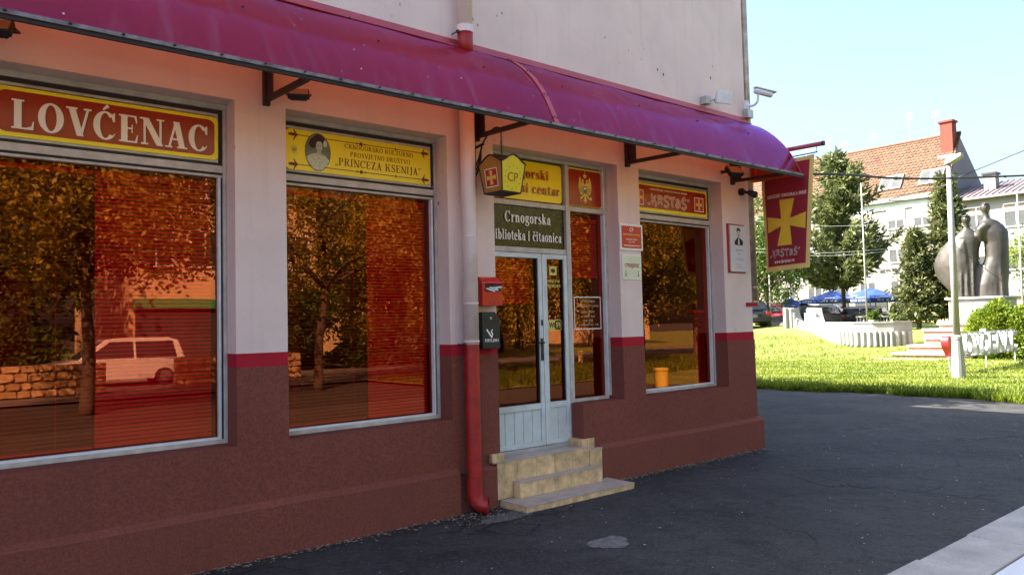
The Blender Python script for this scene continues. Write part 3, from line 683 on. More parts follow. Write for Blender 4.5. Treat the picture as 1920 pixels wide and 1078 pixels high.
# ---- venetian blinds
def blind(x0, x1, z0, z1, tilt, label, y=.31, pitch=.030):
    b = thing('venetian_blind', label, 'blind', ((x0+x1)/2, y, z0), group=None)
    mb = MB(); n = int((z1-z0)/pitch); w = .013
    for i in range(n):
        z = z0+.02+i*pitch; c, s = math.cos(tilt), math.sin(tilt); k = random.uniform(-.05, .05)
        c, s = math.cos(tilt+k), math.sin(tilt+k)
        mb.add([(x0, y-w*c, z-w*s), (x1, y-w*c, z-w*s), (x1, y-.001*s, z+.002), (x0, y-.001*s, z+.002), (x1, y+w*c, z+w*s), (x0, y+w*c, z+w*s)], [(0, 1, 2, 3), (3, 2, 4, 5)])
    o = mb.build('slats', 'slat', b, fixn=False); o['kind'] = 'stuff'
    mb = MB(); mb.box(x0, x1, y-.015, y+.015, z1-.02, z1+.01); mb.build('head_rail', 'slat', b); mb = MB(); mb.box(x0, x1, y-.012, y+.012, z0, z0+.012); mb.build('bottom_rail', 'slat', b)
    for f in (.15, .85):
        mb = MB(); mb.tube([(x0+(x1-x0)*f, y-.018, z0), (x0+(x1-x0)*f, y-.018, z1)], .0015, 5); mb.build('cord', 'cord', b)
    return b
blind(-.28, 1.27, .95, 2.98, R(1), 'open-slatted blind in the dark half of the leftmost window')
blind(1.29, 2.13, .95, 2.98, R(62), 'closed blind behind the right half of the leftmost window')
blind(2.70, 3.53, .95, 2.98, R(1), 'open-slatted blind behind the darker half of the window with the portrait sign')
blind(3.55, 4.20, .95, 2.98, R(62), 'closed blind behind the right half of the window with the portrait sign')
blind(4.92, 5.57, 2.0, 2.46, R(60), 'short blind drawn part way down behind the wide door leaf')
blind(6.10, 6.64, 2.3, 2.98, R(60), 'half drawn blind behind the narrow side window next to the door')
blind(8.45, 8.70, .95, 1.9, R(20), 'narrow open blind in the corner of the window nearest the flag')

# ---- door steps with tiles
st = thing('door_steps', 'tiled beige door steps with small tiled side posts below the glass door', 'steps', (5.5, -.2, 0))
mb = MB(); mb.box(4.79, 6.30, -.45, -.075, -.02, .050); mb.box(4.965, 6.11, -.16, -.075, .051, .212); mb.box(4.765, 6.03, -.052, .04, .0, .42); mb.box(6.06, 6.235, -.052, .04, .0, .39); mb.build('core', 'grout', st)
def tiles_row(x0, x1, y0, y1, z0, z1, n, m, name='tile'):
    w = (x1-x0)/n
    for i in range(n):
        q = MB(); q.box(x0+i*w+.0018, x0+(i+1)*w-.0018, y0, y1, z0, z1); q.build(name, m, st, bevel=.0025)
tiles_row(4.78, 6.31, -.462, -.451, -.015, .052, 5, 'tile'); tiles_row(4.78, 6.31, -.468, -.072, .0525, .0645, 5, 'tread', 'tread')
q = MB(); q.box(4.778, 4.789, -.45, -.075, -.015, .052); q.build('tile', 'tile', st)
tiles_row(4.955, 6.125, -.172, -.161, .066, .213, 5, 'tile'); tiles_row(4.95, 6.125, -.178, -.066, .2135, .2265, 4, 'tread', 'tread')
q = MB(); q.box(4.953, 4.964, -.16, -.075, .066, .213); q.build('tile', 'tile', st)
tiles_row(4.755, 6.04, -.065, -.053, .066, .421, 5, 'tile'); tiles_row(4.70, 6.035, -.072, .13, .4215, .4345, 4, 'tread', 'tread')
q = MB(); q.box(4.69, 4.845, -.07, -.02, .435, .515); q.build('tile', 'tile', st, bevel=.004)
tiles_row(6.045, 6.245, -.068, -.053, .066, .388, 1, 'tile'); tiles_row(6.04, 6.25, -.072, -.012, .3885, .401, 1, 'tread', 'tread')
q = MB(); q.box(6.043, 6.055, -.05, -.013, .40, .51); q.build('tile', 'tile', st)
q = MB(); q.box(5.965, 6.16, -.035, -.0135, .402, .512); q.build('tile', 'tile', st, bevel=.003)
q = MB(); q.box(5.955, 6.018, -.012, .17, .436, .512); q.build('tile', 'tile', st, bevel=.003)

# ---- canopy
can = thing('canopy', 'long red translucent barrel canopy along the facade above the shop windows', 'canopy', (5, 0, 3.66))
PROF = smooth_pts([(0, 4.50), (-.08, 4.475), (-.24, 4.39), (-.45, 4.21), (-.64, 3.97), (-.80, 3.66)], 4)
def sheet(x0, x1, nm='sheet', m='canopy', lift=0., w=None):
    mb = MB(); nx = max(2, int((x1-x0)/.35)); V = []; F = []
    for i in range(nx+1):
        x = x0+(x1-x0)*i/nx; sag = .006*math.sin(i*1.9)+.004*math.sin(i*.7)
        for k, p in enumerate(PROF):
            b = math.sin(math.pi*k/(len(PROF)-1)); V.append((x, p[0]-lift*.6-sag*b*(m == 'canopy'), p[1]+lift*.8+sag*b*(m == 'canopy')))
    n = len(PROF); F = [(i*n+k, i*n+k+1, (i+1)*n+k+1, (i+1)*n+k) for i in range(nx) for k in range(n-1)]
    mb.add(V, F); return mb.build(nm, m, can, smooth=True, fixn=False)
SE = (-6.0, -3.9, .54, 4.99, 9.43)
for a, b in zip(SE[:-1], SE[1:]): sheet(a, b)
MT['edgegrey'] = mat('edge_strip_metal', (.20, .17, .18), .5, .45, 14, .1, 60, metal=.3)
MT['seam'] = mat('seam_strip', (.45, .06, .09), .35, .1, 5)
for x in SE[1:4]: sheet(x-.03, x+.03, 'seam_strip', 'seam', .008)
mb = MB(); mb.box(-6, 9.45, -.815, -.802, 3.640, 3.668); mb.build('edge_strip', MT['edgegrey'], can, bevel=.003)
mb = MB(); mb.box(-6, 9.45, -.801, -.778, 3.615, 3.645); mb.build('edge_bar', 'gasket', can)
mb = MB(); P = [(-.002, 4.575), (-.02, 4.575), (-.022, 4.515), (-.10, 4.485), (-.10, 4.477), (-.002, 4.50)]
mb.loft([[(x, p[0], p[1]) for p in P] for x in (-6, 9.42)]); mb.build('flashing', 'seam', can)
EP = [(9.432, p[0]*.995, p[1]-.004) for p in PROF]+[(9.432, -.01, 3.66)]
mb = MB(); mb.add(EP, [tuple(range(len(EP)))]); mb.build('end_panel', 'canopy', can, fixn=False)
mb = MB()
for k in range(len(PROF)-1): a, b = PROF[k], PROF[k+1]; mb.obox((9.437, (a[0]+b[0])/2, (a[1]+b[1])/2), (.012, 0, 0), (0, (b[0]-a[0])*.5, (b[1]-a[1])*.5), (0, -(b[1]-a[1])*.02, (b[0]-a[0])*.02))
mb.build('end_strip', 'seam', can)
mb = MB(); mb.tube([(9.20, -.79, 3.66), (9.42, -.60, 4.0)], .012, 6); mb.tube([(9.30, -.79, 3.66), (9.43, -.60, 4.0)], .012, 6); mb.build('end_brace', 'metalgrey', can)
mb = MB()
for x in np.arange(-5.8, 9.4, .305): mb.lathe([(.011, -.004), (.011, .004), (.004, .007)], (x+random.uniform(-.02, .02), -.826, 3.655), 6)
for x in np.arange(-5.6, 9.4, 1.1):
    for k in (6, 13):
        p = PROF[k]; mb.lathe([(.012, -.004), (.012, .004), (.004, .008)], (x+random.uniform(-.05, .05), p[0]-.004, p[1]+.006), 6)
for x in SE[1:4]:
    for k in (5, 11, 16, 19):
        p = PROF[k]
        for s in (-.02, .02): mb.lathe([(.008, -.002), (.008, .006), (.003, .009)], (x+s, p[0]-.012, p[1]+.012), 6)
o = mb.build('bolts', 'black', can); o['kind'] = 'stuff'
for x in (-3.6, -1.7, .35, 2.47, 4.62, 6.86, 9.0):
    mb = MB(); mb.box(x-.025, x+.025, -.05, -.004, 3.60, 4.44); mb.obox((x, -.42, 3.635), (.018, 0, 0), (0, .375, .012), (0, -.0006, .02)); mb.box(x-.004, x+.004, -.16, -.05, 3.66, 3.95); mb.build('bracket', 'iron', can)

# ---- downspouts
dp = thing('downspout', 'thick downspout between the portrait sign and the door, pink above and red below', 'drainpipe', (4.43, -.10, 0))
px, py, pr_ = 4.435, -.115, .073
mb = MB(); mb.tube([(px, py, 4.60), (px, py, 8.3)], pr_, 18); mb.build('upper_pipe', 'pipe', dp, smooth=True)
mb = MB(); mb.tube([(px, py, 1.595), (px, py, 4.42)], pr_, 18); mb.build('middle_pipe', 'pipe', dp, smooth=True)
mb = MB(); mb.tube([(px, py, 4.42), (px, py, 4.62)], pr_+.003, 18); mb.build('red_sleeve', 'redpaint', dp, smooth=True)
mb = MB(); mb.tube([(px, py, 4.62), (px, py, 4.69)], pr_+.008, 18); mb.build('collar', 'pipe', dp)
for z in (2.62, 1.98, 1.62): mb = MB(); mb.tube([(px, py, z), (px, py, z+.012)], pr_+.005, 18); mb.build('collar', 'pipe', dp)
mb = MB(); q = [(px, py, 1.594), (px, py, .20), (px+.003, py-.006, .14), (px+.02, py-.03, .095), (px+.05, py-.06, .078), (px+.085, py-.095, .074)]
mb.tube(q, pr_, 18, cap=False); mb.build('red_pipe', 'redpaint', dp, smooth=True)
mb = MB(); e = Vector(q[-1]); d_ = Vector((.04, -.04, -.003)).normalized()
mb.tube([e-d_*.14, e-d_*.13], pr_-.004, 18); mb.build('pipe_mouth', 'black', dp)
mb = MB(); mb.tube([e-d_*.012, e], pr_+.005, 18, cap=False); mb.tube([(px, py, .36), (px, py, .372)], pr_+.006, 18); mb.build('rim', 'redpaint', dp)
mb = MB()
for z in (.37, 1.60, 4.62): mb.tube([(px-.085, -.01, z), (px-.085, py, z)], .006, 6); mb.obox((px-.086, py, z), (.012, 0, 0), (0, .015, 0), (0, 0, .01))
mb.build('clamp', 'iron', dp)
dq = thing('downspout', 'weathered metal downspout at the building corner beside the flag', 'drainpipe', (9.5, .06, 1.9))
mb = MB(); mb.tube([(9.505, .03, 2.02), (9.505, .03, 8.2)], .045, 14); mb.build('pipe', 'zinc', dq, smooth=True)
mb = MB(); mb.tube([(9.505, .03, 2.20), (9.505, .03, 2.23)], .052, 14); mb.tube([(9.505, .03, 1.97), (9.505, .03, 2.03)], .052, 14); mb.build('collar', 'zinc', dq)
mb = MB(); mb.box(9.24, 9.52, -.02, -.004, 1.95, 2.0); mb.build('clamp_band', 'stripe', dq)
mb = MB(); mb.tube([(9.45, -.10, 3.70), (9.45, -.10, 3.98)], .07, 14); mb.build('red_sleeve', 'redpaint', dq)

# ================================================================== SIGNS
def sign(name, label, cat, x0, x1, z0, z1, y, m, r=.05, thick=.012):
    t = thing(name, label, cat, ((x0+x1)/2, y, z0))
    flat(rrect(x0, x1, z0, z1, r), y, m, t, 'board', thick=thick); return t
SY = REC-.022
# 1: the big red sign
s1 = sign('sign_board', 'dark red sign with large white serif capitals and a yellow border above the leftmost window', 'sign', .635, 2.150, 3.148, 3.495, SY, 'yellow', .04)
flat(rrect(.665, 2.122, 3.178, 3.468, .05), SY, 'signred', s1, 'red_field', .0012, thick=.001)
serif('LOVĆENAC', .745, 2.075, 3.205, .205, SY, 'darkprint', s1, 'letter_edge', .235, .075, .05).location += Vector((.004, -.0014, -.003))
serif('LOVĆENAC', .742, 2.075, 3.205, .205, SY, 'cream', s1, 'lettering', .225, .06, .05).location += Vector((0, -.003, 0))
# 2: yellow sign with the oval portrait
s2 = sign('sign_board', 'yellow sign with an oval portrait of a woman and maroon lettering', 'sign', 2.715, 4.195, 3.148, 3.50, SY, 'yellow', .05)
L2 = .0012
def ornament(z, sgn):
    mb = MB(); st = [s_rib([(2.80, z), (3.30, z), (3.75, z), (4.06, z), (4.14, z)], .007, False), s_arc(3.44, z, .018, .018, 0, 360, .018, .018, 10), s_arc(3.40, z, .009, .009, 0, 360, .009, .009, 8), s_arc(3.48, z, .009, .009, 0, 360, .009, .009, 8), s_rect(3.80, z-.016, 3.81, z+.016)]
    for x, d in ((2.80, -1), (4.12, 1)):
        st.append(s_arc(x+.02*d, z, .04, .014, 0, 360, .04, .014, 12))
        for q in (-1, 1): st.append(s_rib([(x-.03*d, z, .004), (x-.005*d, z+.018*q, .014), (x+.01*d, z+.052*q, .003)], .01))
    put_strips(mb, st, (0, SY, 0), FX, FZ, FN, 1, 1, L2); return mb.build('ornament', 'darkprint', s2, fixn=False)
ornament(3.452, 1); ornament(3.195, -1)
fl = lambda poly, m, nm, lift: flat(poly, SY, m, s2, nm, lift)
fl(ell(3.015, 3.325, .122, .168), 'darkprint', 'portrait_rim', .0022)
fl(ell(3.015, 3.325, .117, .163), 'portrait_bg', 'portrait_ground', .0028)
fl([(2.93, 3.22), (2.905, 3.27), (2.945, 3.30), (3.00, 3.315), (3.045, 3.312), (3.09, 3.295), (3.122, 3.26), (3.10, 3.21), (3.06, 3.175), (3.015, 3.163), (2.97, 3.175)], 'portrait_dress', 'portrait_dress', .0034)
fl([(3.0, 3.30), (3.045, 3.30), (3.04, 3.345), (3.01, 3.345)], 'portrait_skin', 'portrait_neck', .0040)
fl(ell(3.026, 3.375, .031, .05), 'portrait_skin', 'portrait_face', .0046)
fl([(2.945, 3.36), (2.925, 3.39), (2.945, 3.43), (2.985, 3.47), (3.02, 3.484), (3.065, 3.465), (3.085, 3.43), (3.072, 3.395), (3.06, 3.405), (3.04, 3.42), (3.01, 3.418), (2.996, 3.40), (2.99, 3.37), (2.975, 3.352)], 'portrait_dark', 'portrait_hair', .0052)
fl(ell(3.083, 3.405, .018, .03), 'portrait_dress', 'portrait_flower', .0058)
for ex in (3.013, 3.038): fl(ell(ex, 3.382, .006, .003, 8), 'portrait_dark', 'portrait_eye', .0054)
fl(ell(3.027, 3.342, .009, .003, 8), 'darkprint', 'portrait_mouth', .0054)
serif('CRNOGORSKO KULTURNO', 3.275, 4.00, 3.395, .042, SY, 'darkprint', s2, T=.17, t=.07)
serif('PROSVJETNO DRUŠTVO', 3.33, 3.965, 3.325, .042, SY, 'darkprint', s2, T=.17, t=.07)
serif('„PRINCEZA KSENIJA”', 3.18, 4.085, 3.232, .068, SY, 'darkprint', s2, T=.17, t=.07)
def eagle(cx, cz, s, y, parent, lift, full=True):
    """two-headed eagle with crown, orb, sceptre and shield"""
    q = lambda P: [(cx+x*s, cz+z*s) for x, z in P]; mir = lambda P: [(-x, z) for x, z in P]
    W = [(-.10, .30), (-.22, .28), (-.30, .40), (-.38, .72), (-.46, .60), (-.50, .44), (-.53, .28), (-.54, .10), (-.53, -.06), (-.49, -.20), (-.43, -.30), (-.36, -.36), (-.26, -.38), (-.18, -.30), (-.12, -.10)]
    H = [(-.04, .24), (-.10, .40), (-.08, .50), (-.16, .56), (-.28, .52), (-.30, .46), (-.22, .46), (-.20, .38), (-.26, .30), (-.14, .16)]
    for a in (W, mir(W)): flat(q(a), y, 'gold', parent, 'eagle_wing', lift)
    for k in range(5):
        a = R(200+k*22)
    for a in (H, mir(H)): flat(q(a), y, 'gold', parent, 'eagle_head', lift+.0006)
    flat(q([(-.17, .26), (.17, .26), (.18, -.10), (.10, -.42), (-.10, -.42), (-.18, -.10)]), y, 'gold', parent, 'eagle_body', lift+.0012)
    flat(q([(-.05, -.40), (.05, -.40), (.16, -.80), (.07, -.76), (0, -.94), (-.07, -.76), (-.16, -.80)]), y, 'gold', parent, 'eagle_tail', lift+.0004)
    for d in (1, -1):
        flat(q([(d*x, z) for x, z in [(.14, -.34), (.34, -.52), (.42, -.66), (.30, -.64), (.22, -.56), (.06, -.42)]]), y, 'gold', parent, 'eagle_leg', lift+.0002)
    flat(q([(-.46, -.44), (-.42, -.44), (-.34, -.82), (-.38, -.84)]), y, 'gold', parent, 'sceptre', lift+.0010)
    flat(q([(.46+x*.09, -.58+z*.09) for x, z in ell(0, 0, 1, 1, 12)]), y, 'gold', parent, 'orb', lift+.0010)
    flat(q([(-.10, .62), (-.15, .84), (-.07, .80), (0, .90), (.07, .80), (.15, .84), (.10, .62)]), y, 'gold', parent, 'crown', lift+.0016)
    flat(q([(-.02, .9), (.02, .9), (.02, 1.02), (-.02, 1.02)]), y, 'gold', parent, 'crown_cross', lift+.0016)
    mb = MB(); st = []
    for k in range(4):
        for d in (1, -1): st.append(s_rib([(d*(.20+.085*k), .12-.03*k, .014), (d*(.24+.085*k), -.12, .022), (d*(.20+.08*k), -.30+.03*k, .012)], .02))
    for d in (1, -1): st.append(s_arc(d*.20, .49, .02, .02, 0, 360, .02, .02, 8))
    put_strips(mb, [[((cx+a[0]*s, cz+a[1]*s), (cx+b[0]*s, cz+b[1]*s)) for a, b in t] for t in st], (0, y, 0), FX, FZ, FN, 1, 1, lift+.002); mb.build('feather_lines', 'signred', parent, fixn=False)
    sh = [(-.15, .14), (.15, .14), (.15, -.18), (.08, -.28), (0, -.33), (-.08, -.28), (-.15, -.18)]
    flat(q(sh), y, 'blue', parent, 'shield', lift+.0030)
    flat(q([(-.15, -.10), (.15, -.10), (.15, -.18), (.08, -.28), (0, -.33), (-.08, -.28), (-.15, -.18)]), y, 'green_shield', parent, 'shield_field', lift+.0036)
    flat(q([(-.10, .06), (.04, .06), (.09, .10), (.11, .02), (.07, -.02), (.08, -.10), (.04, -.10), (.03, -.04), (-.05, -.04), (-.06, -.10), (-.10, -.10)]), y, 'white', parent, 'shield_lion', lift+.0042)
eagle(2.795, 3.325, .05, SY, s2, L2)
# 3: yellow sign over the door, partly behind the lantern
s3 = sign('sign_board', 'plain yellow sign over the door with red serif words, half behind the lantern', 'sign', 4.90, 5.995, 3.118, 3.545, SY+.03, 'yellow', .04)
serif('Crnogorski', 5.03, 5.79, 3.36, .105, SY+.018, 'signred', s3, T=.2, t=.06)
serif('kulturni centar', 4.94, 5.955, 3.20, .105, SY+.018, 'signred', s3, T=.2, t=.06)
# 4: eagle sign
s4 = sign('sign_board', 'square red sign with a golden double-headed eagle beside the yellow sign', 'sign', 6.088, 6.640, 3.112, 3.555, SY+.03, 'yellow', .02)
flat(rrect(6.095, 6.622, 3.12, 3.535, .03), SY+.018, 'signred', s4, 'red_field', .0008, thick=.0006)
eagle(6.358, 3.325, .195, SY+.018, s4, .002)
# 5: dark glass library sign
MT['darkglass'] = mat('dark_mottled_glass', (.030, .024, .011), .22, .7, 16, spec=.5)
s5 = sign('sign_board', 'dark mottled sign with two lines of pale serif lettering directly above the door', 'sign', 4.90, 6.012, 2.608, 3.038, SY+.03, 'darkglass', .004)
serif('Crnogorska', 5.14, 5.80, 2.865, .115, SY+.018, 'white', s5, T=.2, t=.06)
serif('biblioteka i čitaonica', 4.95, 5.96, 2.675, .11, SY+.018, 'white', s5, T=.19, t=.06)
# 6: red sign in gothic letters
s6 = sign('sign_board', 'red sign with gothic letters between two small crosses above the window nearest the flag', 'sign', 7.155, 8.68, 3.148, 3.495, SY, 'yellow', .02)
flat(rrect(7.18, 8.655, 3.188, 3.47, .03), SY, 'signred', s6, 'red_field', .0012, thick=.001)
def gothic(org, ux, uz, n, Wd, Hh, parent, lift=.002, outline='cream', inner='mailred', shadow='darkprint', place=None):
    G = [  # K R S T A S-caron drawn as pen strokes
     [[(.02, 1.0), (.10, .95), (.13, .7), (.11, .3), (.16, .02)], [(.46, .95), (.30, .72), (.16, .52), (.34, .42), (.42, .15), (.40, -.1), (.34, -.2)]],
     [[(.05, .95), (.12, .9), (.13, .5), (.10, .05)], [(.13, .9), (.34, .92), (.42, .72), (.30, .56), (.14, .50), (.32, .40), (.44, .05)]],
     [[(.46, .90), (.36, .99), (.16, .92), (.10, .70), (.22, .54), (.40, .38), (.44, .14), (.30, -.06), (.26, -.2)], [(.04, .08), (.14, .0), (.28, -.04)]],
     [[(.0, .78), (.08, .92), (.26, .88), (.46, .94), (.52, .86)], [(.28, .88), (.25, .5), (.28, .08), (.36, .02)]],
     [[(.08, .66), (.22, .80), (.38, .70), (.40, .35), (.42, .0)], [(.40, .48), (.18, .44), (.08, .22), (.18, .02), (.40, .16)]],
     [[(.46, .86), (.36, .95), (.16, .88), (.10, .68), (.22, .52), (.40, .36), (.44, .12), (.28, -.08), (.24, -.22)], [(.04, .06), (.14, -.02), (.28, -.06)], [(.18, 1.14), (.27, 1.04), (.38, 1.14)]]]
    cur = .30; st = []
    for x in (.05, .16): st.append([(x, .20), (x+.02, .10), (x-.03, -.02)])
    for g in G:
        st += [[(p[0]+cur, p[1]) for p in s] for s in g]; cur += .53
    for x in (cur+.06, cur+.17): st.append([(x, 1.0), (x+.02, .9), (x-.03, .78)])
    cur += .28; sx = Wd/cur
    def draw(wd, m, l, nm, dx=0, dz=0):
        mb = MB(); S = []
        for s in st:
            P = [(p[0]*sx+dx, p[1]*Hh+dz) for p in s]; S.append(s_rib(P, wd*Hh))
        if place: place(S, m, nm, l); return
        put_strips(mb, S, org, ux, uz, n, 1, 1, l, .00012); mb.build(nm, m, parent, fixn=False)
    draw(.30, shadow, lift, 'letter_shadow', .008, -.008); draw(.25, outline, lift+.0012, 'letter_outline'); draw(.115, inner, lift+.0024, 'lettering')
gothic((7.44, SY, 3.235), FX, FZ, FN, .86, .125, s6)
sans('UDRUŽENJE CRNOGORACA SRBIJE', 7.50, 8.25, 3.415, 3.445, SY, 'cream', s6, bold=.03, lift=.003)
for x0, x1 in ((7.19, 7.375), (8.40, 8.60)):
    flat(rrect(x0, x1, 3.215, 3.405, .004), SY, 'cream', s6, 'cross_border', .0024); flat(rrect(x0+.012, x1-.012, 3.227, 3.393, .003), SY, 'mailred', s6, 'cross_field', .0032)
    flat(cross_poly((x0+x1)/2, 3.31, .068, .072, .22, .32), SY, 'gold', s6, 'cross', .0040)

# ---- plaques on the pillars
p1 = thing('wall_plaque', 'red plaque with white border and gold lettering on the pillar beside the door', 'plaque', (6.90, -.01, 2.62))
flat(rrect(6.70, 7.10, 2.615, 2.925, .006), -.016, 'white', p1, 'board', thick=.015)
flat(rrect(6.725, 7.075, 2.64, 2.90, .004), -.0165, 'mailred', p1, 'red_field', .0012)
sans('CP', 6.865, 6.935, 2.835, 2.88, -.0175, 'cream', p1); sans('CRNOGORSKA PARTIJA', 6.75, 7.05, 2.785, 2.81, -.0175, 'gold', p1, bold=.02)
sans('OPŠTINSKI ODBOR', 6.80, 7.00, 2.735, 2.755, -.0175, 'cream', p1, bold=.02); sans('MALI IĐOŠ', 6.845, 6.955, 2.705, 2.725, -.0175, 'cream', p1, bold=.02)
flat([(6.76, 2.665), (7.04, 2.665), (7.04, 2.673), (6.76, 2.673)], -.0175, 'cream', p1, 'small_print', .001)
p2 = thing('wall_plaque', 'pale yellow-green plaque with maroon uncial lettering below the red plaque', 'plaque', (6.90, -.01, 2.27))
flat(rrect(6.73, 7.06, 2.272, 2.563, .004), -.014, 'white', p2, 'board', thick=.013)
flat(rrect(6.745, 7.045, 2.287, 2.548, .004), -.0145, 'palepaper', p2, 'paper', .001)
serif('crnogorac', 6.77, 7.02, 2.415, .065, -.016, 'signred', p2, T=.17, t=.10)
for x in (6.785, 7.005):
    flat([(x-.014, 2.31), (x+.014, 2.31), (x+.009, 2.325), (x+.004, 2.335), (x+.005, 2.375), (x-.005, 2.375), (x-.004, 2.335), (x-.009, 2.325)], -.0155, 'black', p2, 'chess_figure', .001)
for z in (2.50, 2.48, 2.36, 2.34): flat([(6.82, z), (6.97, z), (6.97, z+.005), (6.82, z+.005)], -.0155, 'leaf_print', p2, 'small_print', .001)
p3 = thing('wall_plaque', 'white memorial plaque with an engraved portrait on a red backing near the corner', 'plaque', (9.06, -.01, 2.39))
flat(rrect(8.845, 9.245, 2.40, 3.065, .003), -.012, 'redpaint', p3, 'backing', thick=.011)
flat(rrect(8.885, 9.275, 2.42, 3.045, .003), -.030, 'plaquewhite', p3, 'board', thick=.017)
q = lambda P: [(9.08+x, 2.88+z) for x, z in P]
flat(q([(-.09, -.10), (.09, -.10), (.10, -.05), (.06, -.02), (.02, 0), (-.03, 0), (-.07, -.03), (-.10, -.06)]), -.031, 'black', p3, 'portrait_coat', .001)
flat(q([(-.02, -.09), (.02, -.09), (.012, -.01), (-.012, -.01)]), -.031, 'plaquewhite', p3, 'portrait_shirt', .0018)
flat(q(ell(0, .06, .038, .055, 16)), -.031, 'portrait_dress', p3, 'portrait_face', .0018)
flat(q([(-.045, .06), (-.045, .11), (-.02, .135), (.02, .135), (.045, .105), (.042, .07), (.03, .09), (-.01, .10), (-.032, .085)]), -.031, 'black', p3, 'portrait_hair', .0026)
for ex in (-.014, .014): flat(q(ell(ex, .068, .007, .004, 8)), -.031, 'black', p3, 'portrait_eye', .0026)
flat(q(ell(0, .028, .022, .008, 10)), -.031, 'black', p3, 'portrait_moustache', .0026)
for z, w, h in ((2.70, .20, .022), (2.655, .08, .014), (2.59, .24, .010), (2.57, .22, .010), (2.51, .19, .010), (2.487, .12, .010), (2.462, .22, .010)):
    n = int(w/.02); mb = MB()
    for i in range(n):
        if random.random() < .86: xx = 9.08-w/2+i*w/n; mb.add([(xx, -.0318, z), (xx+w/n*.72, -.0318, z), (xx+w/n*.72, -.0318, z+h*random.uniform(.7, 1)), (xx, -.0318, z+h)], [(0, 1, 2, 3)])
    mb.build('small_print', 'metalgrey', p3, fixn=False)

# ---- stickers on the door glass
GY = REC+.010
k1 = thing('window_sticker', 'round-cornered wifi sticker on the narrow door leaf', 'sticker', (5.83, GY, 1.72))
MT['stickery'] = plain('sticker_yellow', (.70, .55, .12), .5)
flat(rrect(5.725, 5.945, 1.70, 1.82, .035), GY, 'stickery', k1, 'label_ground', .0006); flat(rrect(5.835, 5.94, 1.708, 1.812, .03), GY, 'black', k1, 'label_half', .0012)
sans('WI', 5.75, 5.83, 1.728, 1.79, GY, 'black', k1, lift=.002, bold=.03); sans('FI', 5.86, 5.92, 1.728, 1.79, GY, 'stickery', k1, lift=.002, bold=.03)
k2 = thing('window_sticker', 'small yellow video surveillance sticker high on the narrow door leaf', 'sticker', (5.83, GY, 2.2))
flat(rrect(5.775, 5.885, 2.31, 2.41, .004), GY, 'stickery', k2, 'label_ground', .0006); flat(ell(5.83, 2.36, .034, .024, 14), GY, 'black', k2, 'camera_mark', .0012)
sans('OBJEKAT JE POD', 5.74, 5.93, 2.225, 2.26, GY, 'stickery', k2, bold=.03); sans('VIDEO NADZOROM', 5.735, 5.935, 2.175, 2.21, GY, 'stickery', k2, bold=.03)
k3 = thing('window_sticker', 'framed opening hours lettering on the side window beside the door', 'sticker', (6.37, GY, 1.7))
g2 = REC+.028
mb = MB()
for a in ((6.16, 6.60, 2.065, 2.077), (6.16, 6.60, 1.70, 1.712), (6.16, 6.172, 1.712, 2.065), (6.588, 6.60, 1.712, 2.065)): mb.quad((a[0], g2, a[2]), (a[1], g2, a[2]), (a[1], g2, a[3]), (a[0], g2, a[3]))
mb.build('label_border', 'cream', k3, fixn=False)
MT['hours'] = plain('hours_print', (.55, .36, .20), .5)
for tx, a, b, z0, z1 in (('CRNOGORSKA', 6.27, 6.50, 2.01, 2.04), ('BIBLIOTEKA I ČITAONICA', 6.20, 6.57, 1.96, 1.99), ('RADNO VRIJEME', 6.28, 6.49, 1.885, 1.91), ('ponedjeljak - petak', 6.27, 6.50, 1.835, 1.865), ('12.00 - 20.00', 6.31, 6.46, 1.79, 1.815), ('subota - nedjelja 10.00 - 14.00', 6.22, 6.55, 1.74, 1.765)): sans(tx, a, b, z0, z1, g2, 'hours', k3, bold=.02)

# ---- mailbox and ashtray
mbx = thing('mailbox', 'red metal mailbox with papers sticking out of its slot', 'mailbox', (4.66, -.06, 1.96))
x0, x1 = 4.565, 4.812; yb, yf = -.016, -.135
prof = [(yb, 1.965), (yf, 1.965), (yf, 2.16), (yf+.01, 2.20), (yf+.035, 2.235), (yf+.07, 2.25), (yb, 2.252)]
mb = MB(); mb.loft([[(x, p[0], p[1]) for p in prof] for x in (x0, x1)]); mb.build('body', 'mailred', mbx, bevel=.006)
mb = MB(); mb.box(x0+.035, x1-.012, yf-.004, yf+.001, 2.105, 2.168); mb.build('slot', 'black', mbx)
mb = MB(); mb.obox(((x0+x1)/2+.01, yf-.018, 2.178), (.11, 0, 0), (0, .022, -.008), (0, .001, .003)); mb.build('flap', 'mailred', mbx)
for k in range(3):
    mb = MB(); a = random.uniform(-.25, .25); mb.obox((x0+.09+.04*k, yf-.012, 2.12+.012*k), (.05*math.cos(a), 0, .05*math.sin(a)), (0, .012, .002), (-.008*math.sin(a), 0, .008*math.cos(a))); mb.build('paper', 'paper', mbx)
mb = MB()
for k in range(3): mb.lathe([(.006, 0), (.006, .008)], (x0+.09+.05*k, yf-.0015, 1.99), 8)
mb.build('peep_holes', 'black', mbx)
ash = thing('wall_ashtray', 'black wall-mounted ashtray box with a cigarette symbol below the red mailbox', 'ashtray', (4.65, -.06, 1.55))
x0, x1 = 4.558, 4.775
mb = MB(); P = [(x0, 1.548), (x1, 1.548), (x1, 1.84), (x1-.055, 1.905), (x0, 1.905)]; mb.prism([(p[0], -.016, p[1]) for p in P], (0, -.115, 0)); mb.build('body', 'black', ash, bevel=.005)
ya = -.1325
for xx in (x0+.05, x1-.05): flat(rrect(xx-.012, xx+.012, 1.80, 1.845, .004), ya, 'gasket', ash, 'hole', .001)
flat(ell(x0+.105, 1.845, .013, .013, 10), ya, 'metalgrey', ash, 'lock', .001)
